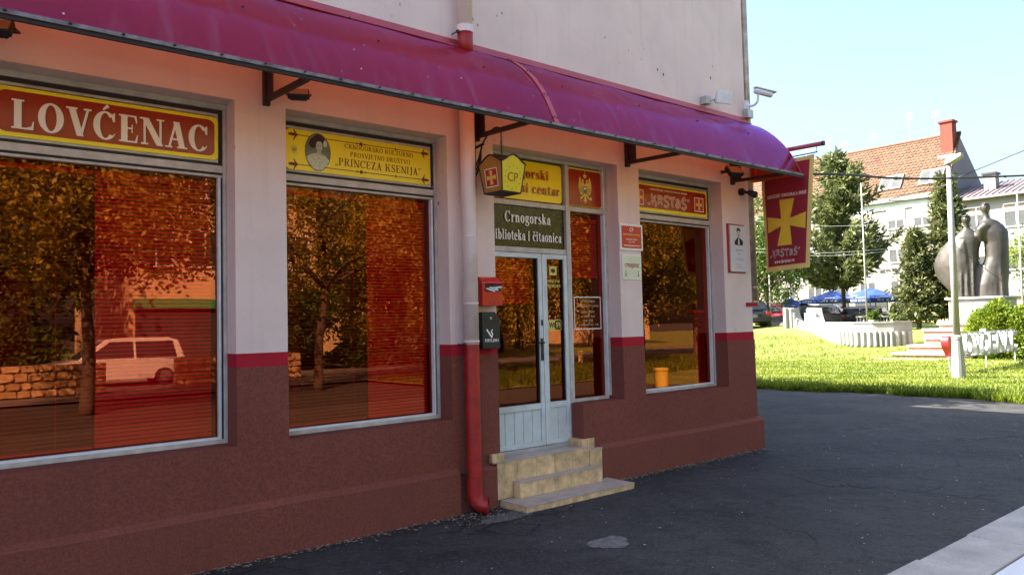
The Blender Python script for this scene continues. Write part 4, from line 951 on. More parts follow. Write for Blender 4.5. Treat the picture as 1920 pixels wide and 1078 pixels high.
mb = MB(); put_strips(mb, [s_rib([(x0+.05, 1.735, .016), (x0+.115, 1.655, .016)], .016, False), s_rib([(x0+.115, 1.665, .01), (x0+.12, 1.695, .014), (x0+.105, 1.71, .012), (x0+.125, 1.735, .008)], .01)], (0, ya, 0), FX, FZ, FN, 1, 1, .001); mb.build('cigarette_symbol', 'white', ash, fixn=False)
serif('PEPELJARA', x0+.025, x1-.02, 1.615, .028, ya, 'white', ash, T=.22, t=.09)

# ---- hanging lantern sign on its wrought bracket
lan = thing('lantern_sign', 'yellow hexagonal lantern sign hanging from a wrought iron wall bracket beside the door', 'lantern', (4.66, -.35, 3.0))
mb = MB(); mb.box(4.555, 4.60, -.035, -.014, 3.13, 3.60); mb.build('wall_plate', 'black', lan, bevel=.004)
for k, o_ in enumerate((0, .03, .06)):
    mb = MB(); mb.tube(smooth_pts([(4.58, -.03, 3.22+.05*k), (4.60, -.10+.01*k, 3.36+.03*k), (4.62, -.10-.01*k, 3.52+.02*k), (4.645, -.16-.02*k, 3.63+.01*k), (4.66, -.27+.01*k, 3.69-.008*k), (4.675, -.345+.01*k, 3.665-.01*k)], 5), .008, 7); mb.build('scroll', 'iron', lan, smooth=True)
mb = MB(); mb.tube([(4.60, -.03, 3.53), (4.625, -.13, 3.555)], .013, 7); mb.build('tie_bar', 'iron', lan)
LC = Vector((4.672, -.345, 0))
for k in range(8):
    z = 3.655-k*.032; mb = MB(); a = (k % 2)*math.pi/2
    P = [LC+Vector((.008*math.cos(t)*math.cos(a), .008*math.cos(t)*math.sin(a), z+.02*math.sin(t))) for t in np.linspace(0, 2*math.pi, 10)]
    mb.tube(P, .0035, 5); mb.build('chain_link', 'iron', lan)
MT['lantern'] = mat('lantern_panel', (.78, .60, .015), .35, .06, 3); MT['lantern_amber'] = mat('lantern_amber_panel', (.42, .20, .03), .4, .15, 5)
# square lantern, tapered to the bottom: four panels set at 45 degrees so that two face the street
zt, zb = 3.31, 3.035; aT, aB = .225, .175; th = R(-40)
cor = lambda r, z: [LC+Vector((r*math.cos(th+i*math.pi/2), r*math.sin(th+i*math.pi/2), z)) for i in range(4)]
T4, B4 = cor(aT, zt), cor(aB, zb)
mb = MB()
for i in range(4): mb.tube([T4[i], B4[i]], .007, 6); mb.tube([B4[i], B4[(i+1) % 4]], .007, 6)
mb.build('lantern_frame', 'iron', lan)
mb = MB(); mb.add([p for p in B4], [(0, 1, 2, 3)]); mb.build('lantern_floor', 'iron', lan)
for i in range(4):
    a, b, c, e = B4[i], B4[(i+1) % 4], T4[(i+1) % 4], T4[i]; mid = (c+e)/2+Vector((0, 0, .075))
    P = [a, b, c]+[c+(e-c)*f+Vector((0, 0, .078*math.sin(math.pi*f)**1.5)) for f in (.15, .3, .45, .5, .55, .7, .85)]+[e]
    mb = MB(); nn = (b-a).cross(e-a).normalized(); nn = nn if nn.dot((a+c)/2-LC-Vector((0, 0, (a.z+c.z)/2))) > 0 else -nn
    mb.prism(P, -nn*.004)
    face_right = nn.x*.6-nn.y > .2 and nn.x > 0
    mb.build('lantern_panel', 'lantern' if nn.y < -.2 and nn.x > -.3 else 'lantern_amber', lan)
    mb = MB(); E_ = [c]+[c+(e-c)*f+Vector((0, 0, .078*math.sin(math.pi*f)**1.5)) for f in (.15, .3, .45, .5, .55, .7, .85)]+[e]; mb.tube([p+nn*.004 for p in E_], .008, 6); mb.build('lantern_hood_edge', 'iron', lan)
    ux = (b-a).normalized(); uz = ((e+c)/2-(a+b)/2).normalized(); ce = (a+b+c+e)/4+nn*.001
    if ux.cross(uz).dot(nn) < 0: ux = -ux
    if nn.y < -.2 and nn.x > -.3:
        sans('CP', 0, .135, 0, .085, 0, 'signred', lan, ux=ux, uz=uz, n=nn, org=ce-ux*.067-uz*.04, lift=.002, bold=-.005)
        mb = MB(); S = []
        for k in range(12): an = 2*math.pi*k/12; S.append(s_arc(.105*math.cos(an), .105*math.sin(an), .006, .006, 0, 360, .006, .006, 6))
        put_strips(mb, S, ce, ux, uz, nn, 1, 1, .002); mb.build('star_ring', 'darkprint', lan, fixn=False)
    elif nn.x < 0 and nn.y < .3:
        flat([(-.085, -.09), (.085, -.09), (.085, .09), (-.085, .09)], 0, 'cream', lan, 'emblem_border', .0015, ux, uz, nn, ce); flat([(-.075, -.08), (.075, -.08), (.075, .08), (-.075, .08)], 0, 'mailred', lan, 'emblem_field', .0022, ux, uz, nn, ce)
        flat(cross_poly(0, 0, .062, .066), 0, 'gold', lan, 'emblem_cross', .003, ux, uz, nn, ce)
mb = MB(); apex = LC+Vector((0, 0, 3.395))
for i in range(4):
    a, b = T4[i], T4[(i+1) % 4]; mb.add([a+Vector((0, 0, .0)), (a+b)/2+Vector((0, 0, .074)), apex], [(0, 1, 2)]); mb.add([(a+b)/2+Vector((0, 0, .074)), b, apex], [(0, 1, 2)])
mb.build('lantern_hood', 'iron', lan, fixn=False)
# the loose cable beside the bracket
mb = MB(); mb.tube(smooth_pts([(4.60, -.03, 4.2), (4.57, -.05, 3.95), (4.56, -.03, 3.75), (4.60, -.03, 3.6)], 6), .005, 6); mb.build('cable', 'wire', label='thin black cable hanging down behind the lantern bracket', cat='cable', loc=(4.58, -.03, 3.6))

# ---- floodlights and cameras
def floodlight(loc, rz, tilt, label, m='black', s=1.):
    f = thing('floodlight', label, 'floodlight', loc, rz)
    M = Matrix.Rotation(tilt, 3, 'X'); X = M@Vector((1, 0, 0)); Y = M@Vector((0, 1, 0)); Z = M@Vector((0, 0, 1))
    mb = MB(); mb.obox((0, 0, 0), X*.085*s, Y*.022*s, Z*.062*s); mb.obox(Y*.028*s, X*.065*s, Y*.012*s, Z*.045*s); mb.build('housing', m, f, bevel=.006)
    mb = MB(); mb.obox(-Y*.0235*s, X*.072*s, Y*.0015*s, Z*.05*s); mb.build('lens', 'lensglass', f)
    mb = MB(); mb.tube([(-.095*s, 0, 0), (-.095*s, .10*s, .02), (.095*s, .10*s, .02), (.095*s, 0, 0)], .008*s, 6); mb.tube([(0, .10*s, .02), (0, .22*s, .03)], .012*s, 6); mb.build('yoke', m, f)
    return f
floodlight((2.64, -.26, 3.665), R(-25), R(-52), 'small black floodlight on the canopy bracket left of the portrait sign')
floodlight((.60, -.30, 3.72), R(-20), R(-45), 'black floodlight under the canopy at the left edge of the picture', s=1.15)
floodlight((8.66, -.28, 3.705), R(-20), R(-42), 'black floodlight hanging under the canopy near the flag', s=1.25)
fw2 = thing('floodlight', 'white square floodlight on the pink wall above the canopy', 'floodlight', (8.5, -.1, 4.66))
mb = MB(); mb.obox((8.60, -.20, 4.69), (.10, -.045, -.008), (.014, .030, .010), (.004, -.018, .078)); mb.build('housing', 'alu_white', fw2, bevel=.006)
mb = MB(); mb.box(8.36, 8.47, -.10, -.003, 4.60, 4.70); mb.tube([(8.44, -.09, 4.65), (8.56, -.18, 4.68)], .015, 6); mb.build('mount', 'metalgrey', fw2, bevel=.004)
cc = thing('security_camera', 'white bullet security camera on the wall corner above the canopy', 'camera', (9.41, -.05, 4.75))
mb = MB(); mb.box(9.36, 9.43, -.05, -.003, 4.70, 4.82); mb.tube(smooth_pts([(9.40, -.04, 4.75), (9.43, -.12, 4.74), (9.44, -.18, 4.79), (9.44, -.19, 4.88)], 4), .018, 8); mb.build('bracket', 'alu_white', cc, smooth=False)
c0 = Vector((9.40, -.16, 4.935)); dd = Vector((.80, -.52, -.22)).normalized(); c1 = c0+dd*.26
mb = MB(); mb.tube([c0, c0+dd*.02, c1-dd*.01, c1], [.032, .042, .042, .038], 14); mb.build('body', 'alu_white', cc, smooth=True)
mb = MB(); sd_ = dd.cross(Vector((0, 0, 1))).normalized(); uz = sd_.cross(dd).normalized(); mb.obox(c0+dd*.15+uz*.045, dd*.16, sd_*.046, uz*.005); mb.build('sun_shield', 'alu_white', cc, bevel=.004)
mb = MB(); mb.tube([c1+dd*.0005, c1+dd*.004], .032, 14); mb.build('lens', 'black', cc)
jb = MB(); jb.box(9.34, 9.47, -.09, -.003, 4.57, 4.69); jb.build('junction_box', 'metalgrey', bevel=.006, label='small grey junction box under the bullet camera at the wall corner', cat='box', loc=(9.4, -.04, 4.57))
dc = thing('security_camera', 'small black turret camera under the canopy end beside the plaque', 'camera', (9.25, -.03, 3.48))
mb = MB(); mb.tube([(9.20, -.003, 3.52), (9.20, -.05, 3.52)], .05, 14); mb.tube([(9.20, -.05, 3.52), (9.26, -.12, 3.50)], .022, 8); mb.build('mount', 'black', dc)
mb = MB(); mb.tube([(9.24, -.10, 3.51), (9.27, -.14, 3.49), (9.30, -.19, 3.46), (9.305, -.20, 3.455)], [.03, .045, .045, .03], 14); mb.build('body', 'black', dc, smooth=True)

# ---- the flag on its pole
fl_ = thing('flag', 'dark red banner with a large yellow cross and white lettering hanging at the building corner', 'flag', (9.56, -.45, 2.45))
FXo = 9.56; fu = Vector((0, -1, 0)); fn = Vector((-1, 0, 0))
def fcurve(u, v):   # u across 0..1, v down 0..1 -> point
    wv = .028*math.sin(u*5.2+.6+v*1.3)+.012*math.sin(u*11+v*2)
    yy = -.115-u*(.80-.15*v)+.005*math.sin(v*6)*(1-u); zz = 3.93-v*(1.49)-.03*(1-u)*v+.02*math.sin(u*6)*(1-v)*.4
    return Vector((FXo+wv*(.3+.7*v), yy, zz))
def fsheet(u0, u1, v0, v1, m, nm, lift, nu=16, nv=24, poly=None):
    V = []; F = []
    for j in range(nv+1):
        for i in range(nu+1): p = fcurve(u0+(u1-u0)*i/nu, v0+(v1-v0)*j/nv); V.append(p+fn*lift)
    n = nu+1; F = [(j*n+i, j*n+i+1, (j+1)*n+i+1, (j+1)*n+i) for j in range(nv) for i in range(nu)]
    mb = MB(); mb.add(V, F); return mb.build(nm, m, fl_, smooth=True, fixn=False)
MT['flagred'] = mat('flag_red', (.26, .010, .022), .75, .12, 3); MT['flagyellow'] = mat('flag_yellow', (.72, .47, .03), .75, .1, 3); MT['flaghem'] = mat('flag_hem', (.68, .50, .16), .8, .1, 3)
fsheet(0, 1, 0, 1, 'flaghem', 'hem', 0.); fsheet(.055, .925, .035, .955, 'flagred', 'field', .002)
def fpoly(poly, m, nm, lift, strips=None):
    mb = MB()
    for st in strips:
        vs = []; k_ = 1+int(max(abs(a[0]-b[0]) for a, b in st)/.03)
        for a, b in st: vs += [fcurve(a[0]+(b[0]-a[0])*j/k_, a[1]+(b[1]-a[1])*j/k_)+fn*lift for j in range(k_+1)]
        mb.add(vs, [(i*(k_+1)+j, i*(k_+1)+j+1, (i+1)*(k_+1)+j+1, (i+1)*(k_+1)+j) for i in range(len(st)-1) for j in range(k_)])
    return mb.build(nm, m, fl_, smooth=True, fixn=False)
def bar(u0a, u1a, v0, u0b, u1b, v1, n=10): return [((u0a+(u0b-u0a)*i/n, v0+(v1-v0)*i/n), (u1a+(u1b-u1a)*i/n, v0+(v1-v0)*i/n)) for i in range(n+1)]
fpoly(None, 'flagyellow', 'cross', .004, [bar(.36, .66, .36, .40, .58, .54), bar(.40, .58, .54, .40, .58, .60), bar(.40, .58, .60, .31, .63, .775)])
def hbar(ua, va0, va1, ub, vb0, vb1, n=8): return [((ua+(ub-ua)*i/n, va0+(vb0-va0)*i/n), (ua+(ub-ua)*i/n, va1+(vb1-va1)*i/n)) for i in range(n+1)]
fpoly(None, 'flagyellow', 'cross_arm', .0044, [hbar(.085, .500, .645, .41, .535, .60), hbar(.57, .535, .60, .90, .500, .645)])
serif_s = lambda tx, u0, u1, v, hh, m, nm, T=.2, t=.09: None
def ftext(tx, u0, u1, v, hv, m, nm='lettering', T=.2, t=.1):
    strips = []; cur = 0
    for c in tx:
        S, W = glyph(c, T, t); strips += [[((a[0]+cur, a[1]), (b[0]+cur, b[1])) for a, b in s] for s in S]; cur += W+.06
    sx = (u1-u0)/cur
    return fpoly(None, m, nm, .004, [[((u0+a[0]*sx, v-a[1]*hv), (u0+b[0]*sx, v-b[1]*hv)) for a, b in s] for s in strips])
ftext('UDRUŽENJE CRNOGORACA SRBIJE', .10, .90, .335, .028, 'cream'); ftext('www.krstas.rs', .24, .70, .93, .03, 'cream')
gothic(None, None, None, None, .70, .058, fl_, .0045, 'cream', 'darkprint', 'darkprint', lambda S, m, nm, l: fpoly(None, m, nm, l, [[((.12+a_[0], .868-a_[1]), (.12+b_[0], .868-b_[1])) for a_, b_ in st_] for st_ in S]))
mb = MB(); mb.tube([(9.62, .06, 4.08), (9.62, -1.0, 4.06)], .03, 12); mb.build('pole', MT['seam'], fl_, smooth=True)
mb = MB(); mb.tube([(9.62, -1.0, 4.06), (9.62, -1.02, 4.06)], .034, 12); mb.build('pole_cap', 'black', fl_)
mb = MB(); mb.tube([(9.57, -.08, 3.95), (9.57, -.95, 3.95)], .008, 8); mb.tube([(9.6, -.93, 4.05), (9.57, -.93, 3.95)], .004, 6); mb.tube([(9.6, -.12, 4.07), (9.57, -.12, 3.95)], .004, 6); mb.build('hanging_rod', 'black', fl_)

# ================================================================== TREES
def quads_at(P, D, U, w, h):
    """leaf quads: centres P, long axis D, cross axis U (unit arrays)"""
    a = D*h[:, None]; b = U*w[:, None]
    V = np.stack([P-a*.1, P+a*.45+b, P+a, P+a*.45-b], 1).reshape(-1, 3)
    return V
def rndunit(n):
    v = np.random.randn(n, 3); return v/np.linalg.norm(v, axis=1)[:, None]
def leafcloud(C, n, spread, size, droop=.3):
    """n leaves round each clump centre C (k,3)"""
    k = len(C); P = np.repeat(C, n, 0)+np.random.randn(k*n, 3)*spread
    D = rndunit(k*n); D[:, 2] -= droop; D /= np.linalg.norm(D, axis=1)[:, None]
    U = np.cross(D, rndunit(k*n)); U /= np.linalg.norm(U, axis=1)[:, None]
    s = size*(.6+.8*np.random.rand(k*n)); return quads_at(P, D, U, s*.28, s)
def quadfaces(V): return np.arange(len(V)).reshape(-1, 4)
def branchy_tree(name, label, x, y, z0, H, R_, trunk_h, m, clumps=260, leaves=26, leaf=.13, group=None, limbs=9, flat_=.75, trunk_r=.16, shape=None, spread=.22):
    t = thing(name, label, 'tree', (x, y, z0), group=group)
    mb = MB(); top = Vector((x+random.uniform(-.2, .2), y+random.uniform(-.2, .2), z0+trunk_h)); cz = z0+trunk_h+(H-trunk_h)*.48
    mb.tube(smooth_pts([(x, y, z0-.1), (x+.05, y, z0+trunk_h*.5), tuple(top), (x, y, cz+(H-trunk_h)*.2)], 4), [trunk_r*1.25]+[trunk_r*(1-.055*i) for i in range(12)], 10)
    tips = []
    for i in range(limbs):
        a = 2*math.pi*i/limbs+random.uniform(-.3, .3); el = random.uniform(.15, 1.1); L = R_*random.uniform(.6, .95)
        s = top+Vector((0, 0, random.uniform(-.2, (H-trunk_h)*.25))); e = s+Vector((math.cos(a)*math.cos(el)*L, math.sin(a)*math.cos(el)*L, math.sin(el)*L*1.1))
        md = (s+e)/2+Vector((random.uniform(-.2, .2), random.uniform(-.2, .2), .15)); P = smooth_pts([tuple(s), tuple(md), tuple(e)], 4)
        mb.tube(P, [trunk_r*.42*(1-.1*k) for k in range(len(P))], 6); tips.append(e)
        for q in range(3):
            e2 = e+Vector((random.uniform(-1, 1), random.uniform(-1, 1), random.uniform(-.5, .9)))*R_*.33; mb.tube([md.lerp(e, .4+.25*q), e2], [.03, .01], 5); tips.append(e2)
    mb.build('trunk', 'bark', t, smooth=True)
    C = []
    while len(C) < clumps:
        d = rndunit(1)[0]; r = (random.random()**.45)
        p = np.array([x, y, cz])+d*r*np.array([R_, R_, (H-trunk_h)*.52])
        lump = math.sin(p[0]*2.1+p[1]*1.3)+math.sin(p[2]*2.3+p[0]*.9)+math.sin(p[1]*2.7-p[2]*1.1)
        if lump > -.55-.9*(1-r): C.append(p)
    V = leafcloud(np.array(C), leaves, spread, leaf); rawmesh('crown', V, quadfaces(V), m, t)
    return t
def conifer(name, label, x, y, z0, H, R_, m, layers=16, per=13, open_=False, leaf=.22, trunk_r=.13, bottom=.12):
    t = thing(name, label, 'tree', (x, y, z0)); mb = MB()
    mb.tube([(x, y, z0-.1), (x, y, z0+H*.5), (x, y, z0+H*.98)], [trunk_r, trunk_r*.6, .015], 8)
    Vs = []
    for i in range(layers):
        f = bottom+(1-bottom)*(i+random.uniform(-.3, .3))/layers; f = min(max(f, bottom), .985); z = z0+H*f
        rr = R_*((1-f)**(.62 if open_ else .85))*random.uniform(.8, 1.12)+.10
        for k in range(per if not open_ else max(4, int(per*.75))):
            a = 2*math.pi*k/per+random.uniform(-.35, .35)+i*.7; L = rr*random.uniform(.62, 1.12)
            rise = (.25 if open_ else -.12)+.35*(f-.4)
            s = Vector((x, y, z)); n = max(3, int(L/.16)); P = []
            for q in range(n+1):
                g = q/n; P.append(s+Vector((math.cos(a)*L*g, math.sin(a)*L*g, L*(rise*g-.22*g*(1-g)*2+(.18*g*g)))))
            mb.tube([P[0], P[n//2], P[-1]], [.028, .018, .006], 4, False)
            PP = np.array([list(p) for p in P[max(1, int(n*.25)):]])
            cnt = 9 if open_ else 8
            B = np.repeat(PP, cnt, 0)+np.random.randn(len(PP)*cnt, 3)*(.10 if open_ else .085); nB = len(B)
            out = np.array([math.cos(a), math.sin(a), .25]); D = out*.8+rndunit(nB)*.9; D[:, 2] += .25 if open_ else -.1; D /= np.linalg.norm(D, axis=1)[:, None]
            U = np.cross(D, rndunit(nB)); U /= np.linalg.norm(U, axis=1)[:, None]; sz = leaf*(.6+.8*np.random.rand(nB)); Vs.append(quads_at(B, D, U, sz*.17, sz))
    mb.build('trunk', 'bark', t, smooth=True)
    V = np.concatenate(Vs); rawmesh('crown', V, quadfaces(V), m, t); return t
def weeping_tree(name, label, x, y, z0, H, R_, m, strands=150):
    t = thing(name, label, 'tree', (x, y, z0)); mb = MB(); mb.tube([(x, y, z0-.1), (x+.1, y, z0+H*.5), (x, y, z0+H*.9)], [.2, .13, .03], 9)
    Vs = []
    for k in range(strands):
        a = random.uniform(0, 2*math.pi); r = R_*random.random()**.6; zt = z0+H*(1-.35*(r/R_)**2)*random.uniform(.75, 1); L = random.uniform(.35, .8)*(zt-z0)
        p = Vector((x+math.cos(a)*r, y+math.sin(a)*r, zt)); n = int(L/.07)
        if k % 5 == 0: mb.tube([(x, y, z0+H*.55), ((x+p.x)/2, (y+p.y)/2, zt+.1), tuple(p)], [.05, .03, .01], 5)
        B = np.array([[p.x+.12*math.sin(g*4+k), p.y+.12*math.cos(g*3+k), p.z-L*g] for g in np.linspace(0, 1, n)]); B = np.repeat(B, 4, 0)+np.random.randn(n*4, 3)*.06; nB = len(B)
        D = rndunit(nB)*.8; D[:, 2] -= .8; D /= np.linalg.norm(D, axis=1)[:, None]; U = np.cross(D, rndunit(nB)); U /= np.linalg.norm(U, axis=1)[:, None]; s = .12*(.6+.8*np.random.rand(nB)); Vs.append(quads_at(B, D, U, s*.25, s))
    mb.build('trunk', 'bark', t, smooth=True); V = np.concatenate(Vs); rawmesh('crown', V, quadfaces(V), m, t); return t
def shrub(name, label, x, y, z0, rx, ry, H, m, n=9000, leaf=.11, stems=True):
    t = thing(name, label, 'bush', (x, y, z0)); d = rndunit(n); d[:, 2] = np.abs(d[:, 2]); r = .72+.34*np.random.rand(n)**.8
    lump = .07*np.sin(d[:, 0]*9)+.07*np.sin(d[:, 1]*8+1)+.06*np.sin(d[:, 2]*11)
    P = np.array([x, y, z0])+d*(r+lump)[:, None]*np.array([rx, ry, H*.98]); D = d*.8+rndunit(n)*.8; D[:, 2] += .2; D /= np.linalg.norm(D, axis=1)[:, None]
    U = np.cross(D, rndunit(n)); U /= np.linalg.norm(U, axis=1)[:, None]; s = leaf*(.6+.8*np.random.rand(n)); V = quads_at(P, D, U, s*.3, s); rawmesh('foliage', V, quadfaces(V), m, t)
    mb = MB()
    for k in range(7):
        a = k*.9; mb.tube([(x+.1*math.cos(a), y+.1*math.sin(a), z0-.05), (x+rx*.6*math.cos(a), y+ry*.6*math.sin(a), z0+H*.75)], [.03, .01], 5)
    mb.build('stems', 'bark', t)
    return t
tz = lambda x, y: float(terr(x, y))
conifer('pine_tree', 'tall open pine in front of the tiled roof between the flag and the statue', 42.0, 15.0, tz(42, 15), 9.6, 3.2, 'needle', 19, 11, True, .36, .13, .22)
conifer('spruce_tree', 'dense spruce rising behind the statue and the lamp post', 41.4, 9.25, tz(41, 9), 7.9, 1.9, 'needle_dark', 22, 15, False, .26)
conifer('spruce_tree', 'lower spruce standing left of the statue above the white wall', 40.2, 10.3, tz(40, 10)+.2, 4.9, 1.35, 'needle_dark', 16, 14, False, .24)
branchy_tree('broadleaf_tree', 'round dark green broadleaf tree behind the flag at the building corner', 38.4, 17.6, tz(38, 17), 7.4, 2.5, 1.6, 'leaf', 330, 26, .17)
branchy_tree('broadleaf_tree', 'light green tree at the picture edge right of the statue', 46.0, 6.0, tz(46, 6), 6.2, 2.0, 1.3, 'bushleaf', 200, 24, .18)
branchy_tree('broadleaf_tree', 'low leafy tree filling the gap under the flag', 43.5, 21.5, tz(43, 21), 6.0, 3.0, 1.0, 'bushleaf', 260, 24, .2)
shrub('round_bush', 'rounded bright green bush behind the white letters', 31.7, 4.0, tz(31.7, 4.0), 1.2, 1.2, 1.95, 'bushleaf', 15000, .11)
shrub('round_bush', 'low dark leaves beside the end of the white letters', 32.9, 2.7, tz(32.9, 2.7), 1.0, 1.0, 1.5, 'leaf', 6000, .12)
# trees behind the building that break the sunlight over the forecourt
branchy_tree('shade_tree', 'tree behind the corner building, just its twigs showing beside the bullet camera', 10.4, 8.0, 0, 8.6, 2.9, 2.6, 'leaf', 300, 26, .2)
branchy_tree('shade_tree', 'hidden tree behind the corner building that dapples the forecourt', 12.2, 12.6, 0, 9.4, 3.0, 2.8, 'leaf', 300, 26, .2)
branchy_tree('shade_tree', 'smaller hidden tree behind the corner building that shades the lawn edge', 13.7, 9.2, 0, 7.2, 1.9, 2.6, 'leaf', 230, 28, .18)
branchy_tree('shade_tree', 'small hidden tree close behind the corner building, shading the lawn edge', 13.7, 5.9, 0, 7.0, 1.8, 2.6, 'leaf', 220, 28, .18)
# across the street, seen mirrored in the shop windows
branchy_tree('locust_tree', 'golden leafed tree mirrored in the leftmost window', 3.9, -13.4, 0, 8.6, 3.9, 2.9, 'leaf_gold', 700, 50, .12, spread=.26)
branchy_tree('locust_tree', 'thin leafed tree mirrored beside the green sign strip', 10.4, -15.0, 0, 8.6, 3.2, 3.0, 'leaf_gold', 260, 42, .12, spread=.22)
weeping_tree('weeping_birch', 'weeping tree mirrored in the window under the portrait sign', 15.8, -16.0, 0, 8.8, 3.6, 'leaf_gold', 260)
branchy_tree('broadleaf_tree', 'broad tree mirrored in the door glass', 24.5, -25.5, 0, 10, 5.0, 1.9, 'leaf_gold', 560, 26, .26, spread=.3)
branchy_tree('broadleaf_tree', 'tree mirrored in the window nearest the flag', 27.5, -17.0, 0, 7.6, 3.2, 2.3, 'leaf', 240, 26, .24, spread=.3)
branchy_tree('broadleaf_tree', 'second tree mirrored in the window nearest the flag', 33.0, -18.0, 0, 8.2, 3.4, 2.3, 'leaf_gold', 240, 26, .24, spread=.3)

for xx_, yy_, lb in ((30.5, -31, 'tree mirrored left of the standing people'), (39.5, -32, 'tree mirrored right of the standing people'), (46, -34, 'far tree mirrored in the side window'), (36, -36, 'dense tree mirrored behind the road')): branchy_tree('broadleaf_tree', lb, xx_, yy_, 0, 9.5, 4.0, 1.6, 'leaf_gold', 360, 30, .24, spread=.38)
branchy_tree('broadleaf_tree', 'small dark tree mirrored in front of the cream house', 14.4, -25.3, 0, 4.8, 2.0, .7, 'leaf', 240, 30, .16, spread=.28)
branchy_tree('locust_tree', 'tall golden tree mirrored high in the door and side window', 21.6, -13.5, 0, 9.5, 3.8, 3.6, 'leaf_gold', 560, 44, .13, spread=.28)
branchy_tree('broadleaf_tree', 'dark tree mirrored behind the weeping tree', 20.5, -27.5, 0, 10.5, 4.3, 1.5, 'leaf', 420, 26, .3, spread=.4)
branchy_tree('broadleaf_tree', 'dark tree mirrored behind the golden tree', 3.2, -28.0, 0, 10.5, 4.6, 1.2, 'leaf', 460, 26, .3, spread=.4)
shrub('garden_hedge', 'dark hedge mirrored low behind the weeping tree', 19.5, -25.2, 0, 3.6, 1.0, 2.3, 'leaf', 9000, .2)
shrub('garden_hedge', 'dark hedge mirrored behind the yellow stone wall', 1.5, -24.5, 0, 4.0, 1.0, 2.4, 'leaf', 9000, .2)
# ================================================================== HOUSES
def window_at(parent, axis, c, u0, u1, z0, z1, shutter=.0, frame='housewhite', depth=.12, n=-1):
    """window set in a wall: axis 'x' wall plane x=c facing n, spanning y u0..u1"""
    def bx(mb, a, b, d0, d1, e, f):
        lo, hi = sorted((c+n*d0, c+n*d1))
        return mb.box(lo, hi, a, b, e, f) if axis == 'x' else mb.box(a, b, lo, hi, e, f)
    fr = MB(); t = .08
    bx(fr, u0-t, u1+t, .0, .05, z1, z1+t); bx(fr, u0-t, u1+t, .0, .09, z0-t, z0); bx(fr, u0-t, u0, .0, .05, z0, z1); bx(fr, u1, u1+t, .0, .05, z0, z1); m = (u0+u1)/2; bx(fr, m-.035, m+.035, .011, .045, z0, z1)
    w = fr.build('window', 'alu_white', parent)
    g = MB(); bx(g, u0, u1, .001, .010, z0, z1-(z1-z0)*shutter); g.build('pane', 'winglass', w)
    if shutter: g = MB(); bx(g, u0, u1, .012, .035, z1-(z1-z0)*shutter, z1); g.build('shutter', 'shutter', w)
    return w
hs = thing('tiled_house', 'white four-storey house with orange tiled mansard roof and skylights behind the pine', 'building', (63, 25, .9))
mb = MB(); mb.box(63, 73, 17.2, 40, .3, 10.8); mb.build('wall', 'housewhite', hs)
mb = MB(); mb.prism([(63.2, 17.2, 10.8), (72.8, 17.2, 10.8), (66.4, 17.2, 16.0)], (0, 22.8, 0)); mb.build('gable', 'housewhite', hs)
mb = MB(); mb.box(62.55, 63.35, 17.1, 40, 10.80, 11.12); mb.build('gutter_band', 'housewhite', hs)
MT['band'] = mat('pale_blue_band', (.50, .56, .60), .8, .08, 2); mb = MB(); mb.box(62.9, 62.995, 17.2, 40, 10.25, 10.79); mb.build('fascia_band', 'band', hs)
E0 = Vector((62.75, 0, 11.05)); E1 = Vector((66.4, 0, 16.12)); sl_ = (E1-E0); nrm = Vector((-sl_.z, 0, sl_.x)).normalized()
roof = MB(); P4 = [E0, E1, E1-nrm*.12, E0-nrm*.12]; roof.prism([(p.x, 17.05, p.z) for p in P4], (0, 23, 0)); rf = roof.build('roof', 'rooftile', hs)
tl = MB(); rows = 20; cols = 70
for r_ in range(rows):
    for c_ in range(cols):
        y0 = 17.06+c_*22.9/cols+(.16 if r_ % 2 else 0); a = E0+sl_*(r_/rows); b = E0+sl_*((r_+1.12)/rows); wv = 22.9/cols*.94; j = random.uniform(-.012, .02)
        A = a+nrm*(.075+j); B = b+nrm*(.012)
        tl.add([(A.x, y0, A.z), (A.x, y0+wv*.5, A.z-.06), (A.x, y0+wv, A.z), (B.x, y0+wv, B.z), (B.x, y0, B.z), (a.x, y0, a.z), (a.x, y0+wv, a.z)], [(0, 1, 2, 3, 4), (0, 5, 6, 2, 1)])
def tilemat():
    m, t, b, o = nodes('roof_tile_each'); g = N(t, 'ShaderNodeNewGeometry')
    rp = g.outputs['Random Per Island']; c1 = mixc(t, rp, (.068, .028, .013), (.12, .058, .030)); f = ramp(t, noise(t, .5, 4), .35, .7); c2 = mixc(t, f, c1, (.095, .050, .026)); t.links.new(c2, b.inputs['Base Color']); b.inputs['Roughness'].default_value = .85; return m
MT['tile_each'] = tilemat()
o = tl.build('tiles', 'tile_each', rf, fixn=False); o['kind'] = 'stuff'
mb = MB(); mb.tube([(66.4, 17.05, 16.12), (66.4, 40, 16.12)], .14, 8); mb.build('ridge', 'rooftile', rf)
MT['skyglass'] = mat('skylight_glass', (.05, .053, .052), .25, .3, 3); MT['skyframe'] = mat('skylight_frame', (.24, .24, .24), .5)
ch = MB(); ch.box(65.2, 66.1, 17.25, 18.15, 14.0, 16.9); ch.box(65.1, 66.2, 17.15, 18.25, 16.9, 17.05); ch.build('chimney', 'brick', rf)
ch = MB(); ch.box(64.9, 66.2, 17.15, 18.3, 13.9, 14.25); ch.build('chimney_flashing', 'alu_white', rf)
for yc in (21.0, 21.9, 17.9, 18.8):
    s = E0+sl_*.16; e = E0+sl_*.40; mb = MB(); md = (s+e)/2
    mb.obox((md.x+nrm.x*.09, yc, md.z+nrm.z*.09), (0, .42, 0), (e-s)/2, nrm*.07); w_ = mb.build('skylight', 'skyframe', rf)
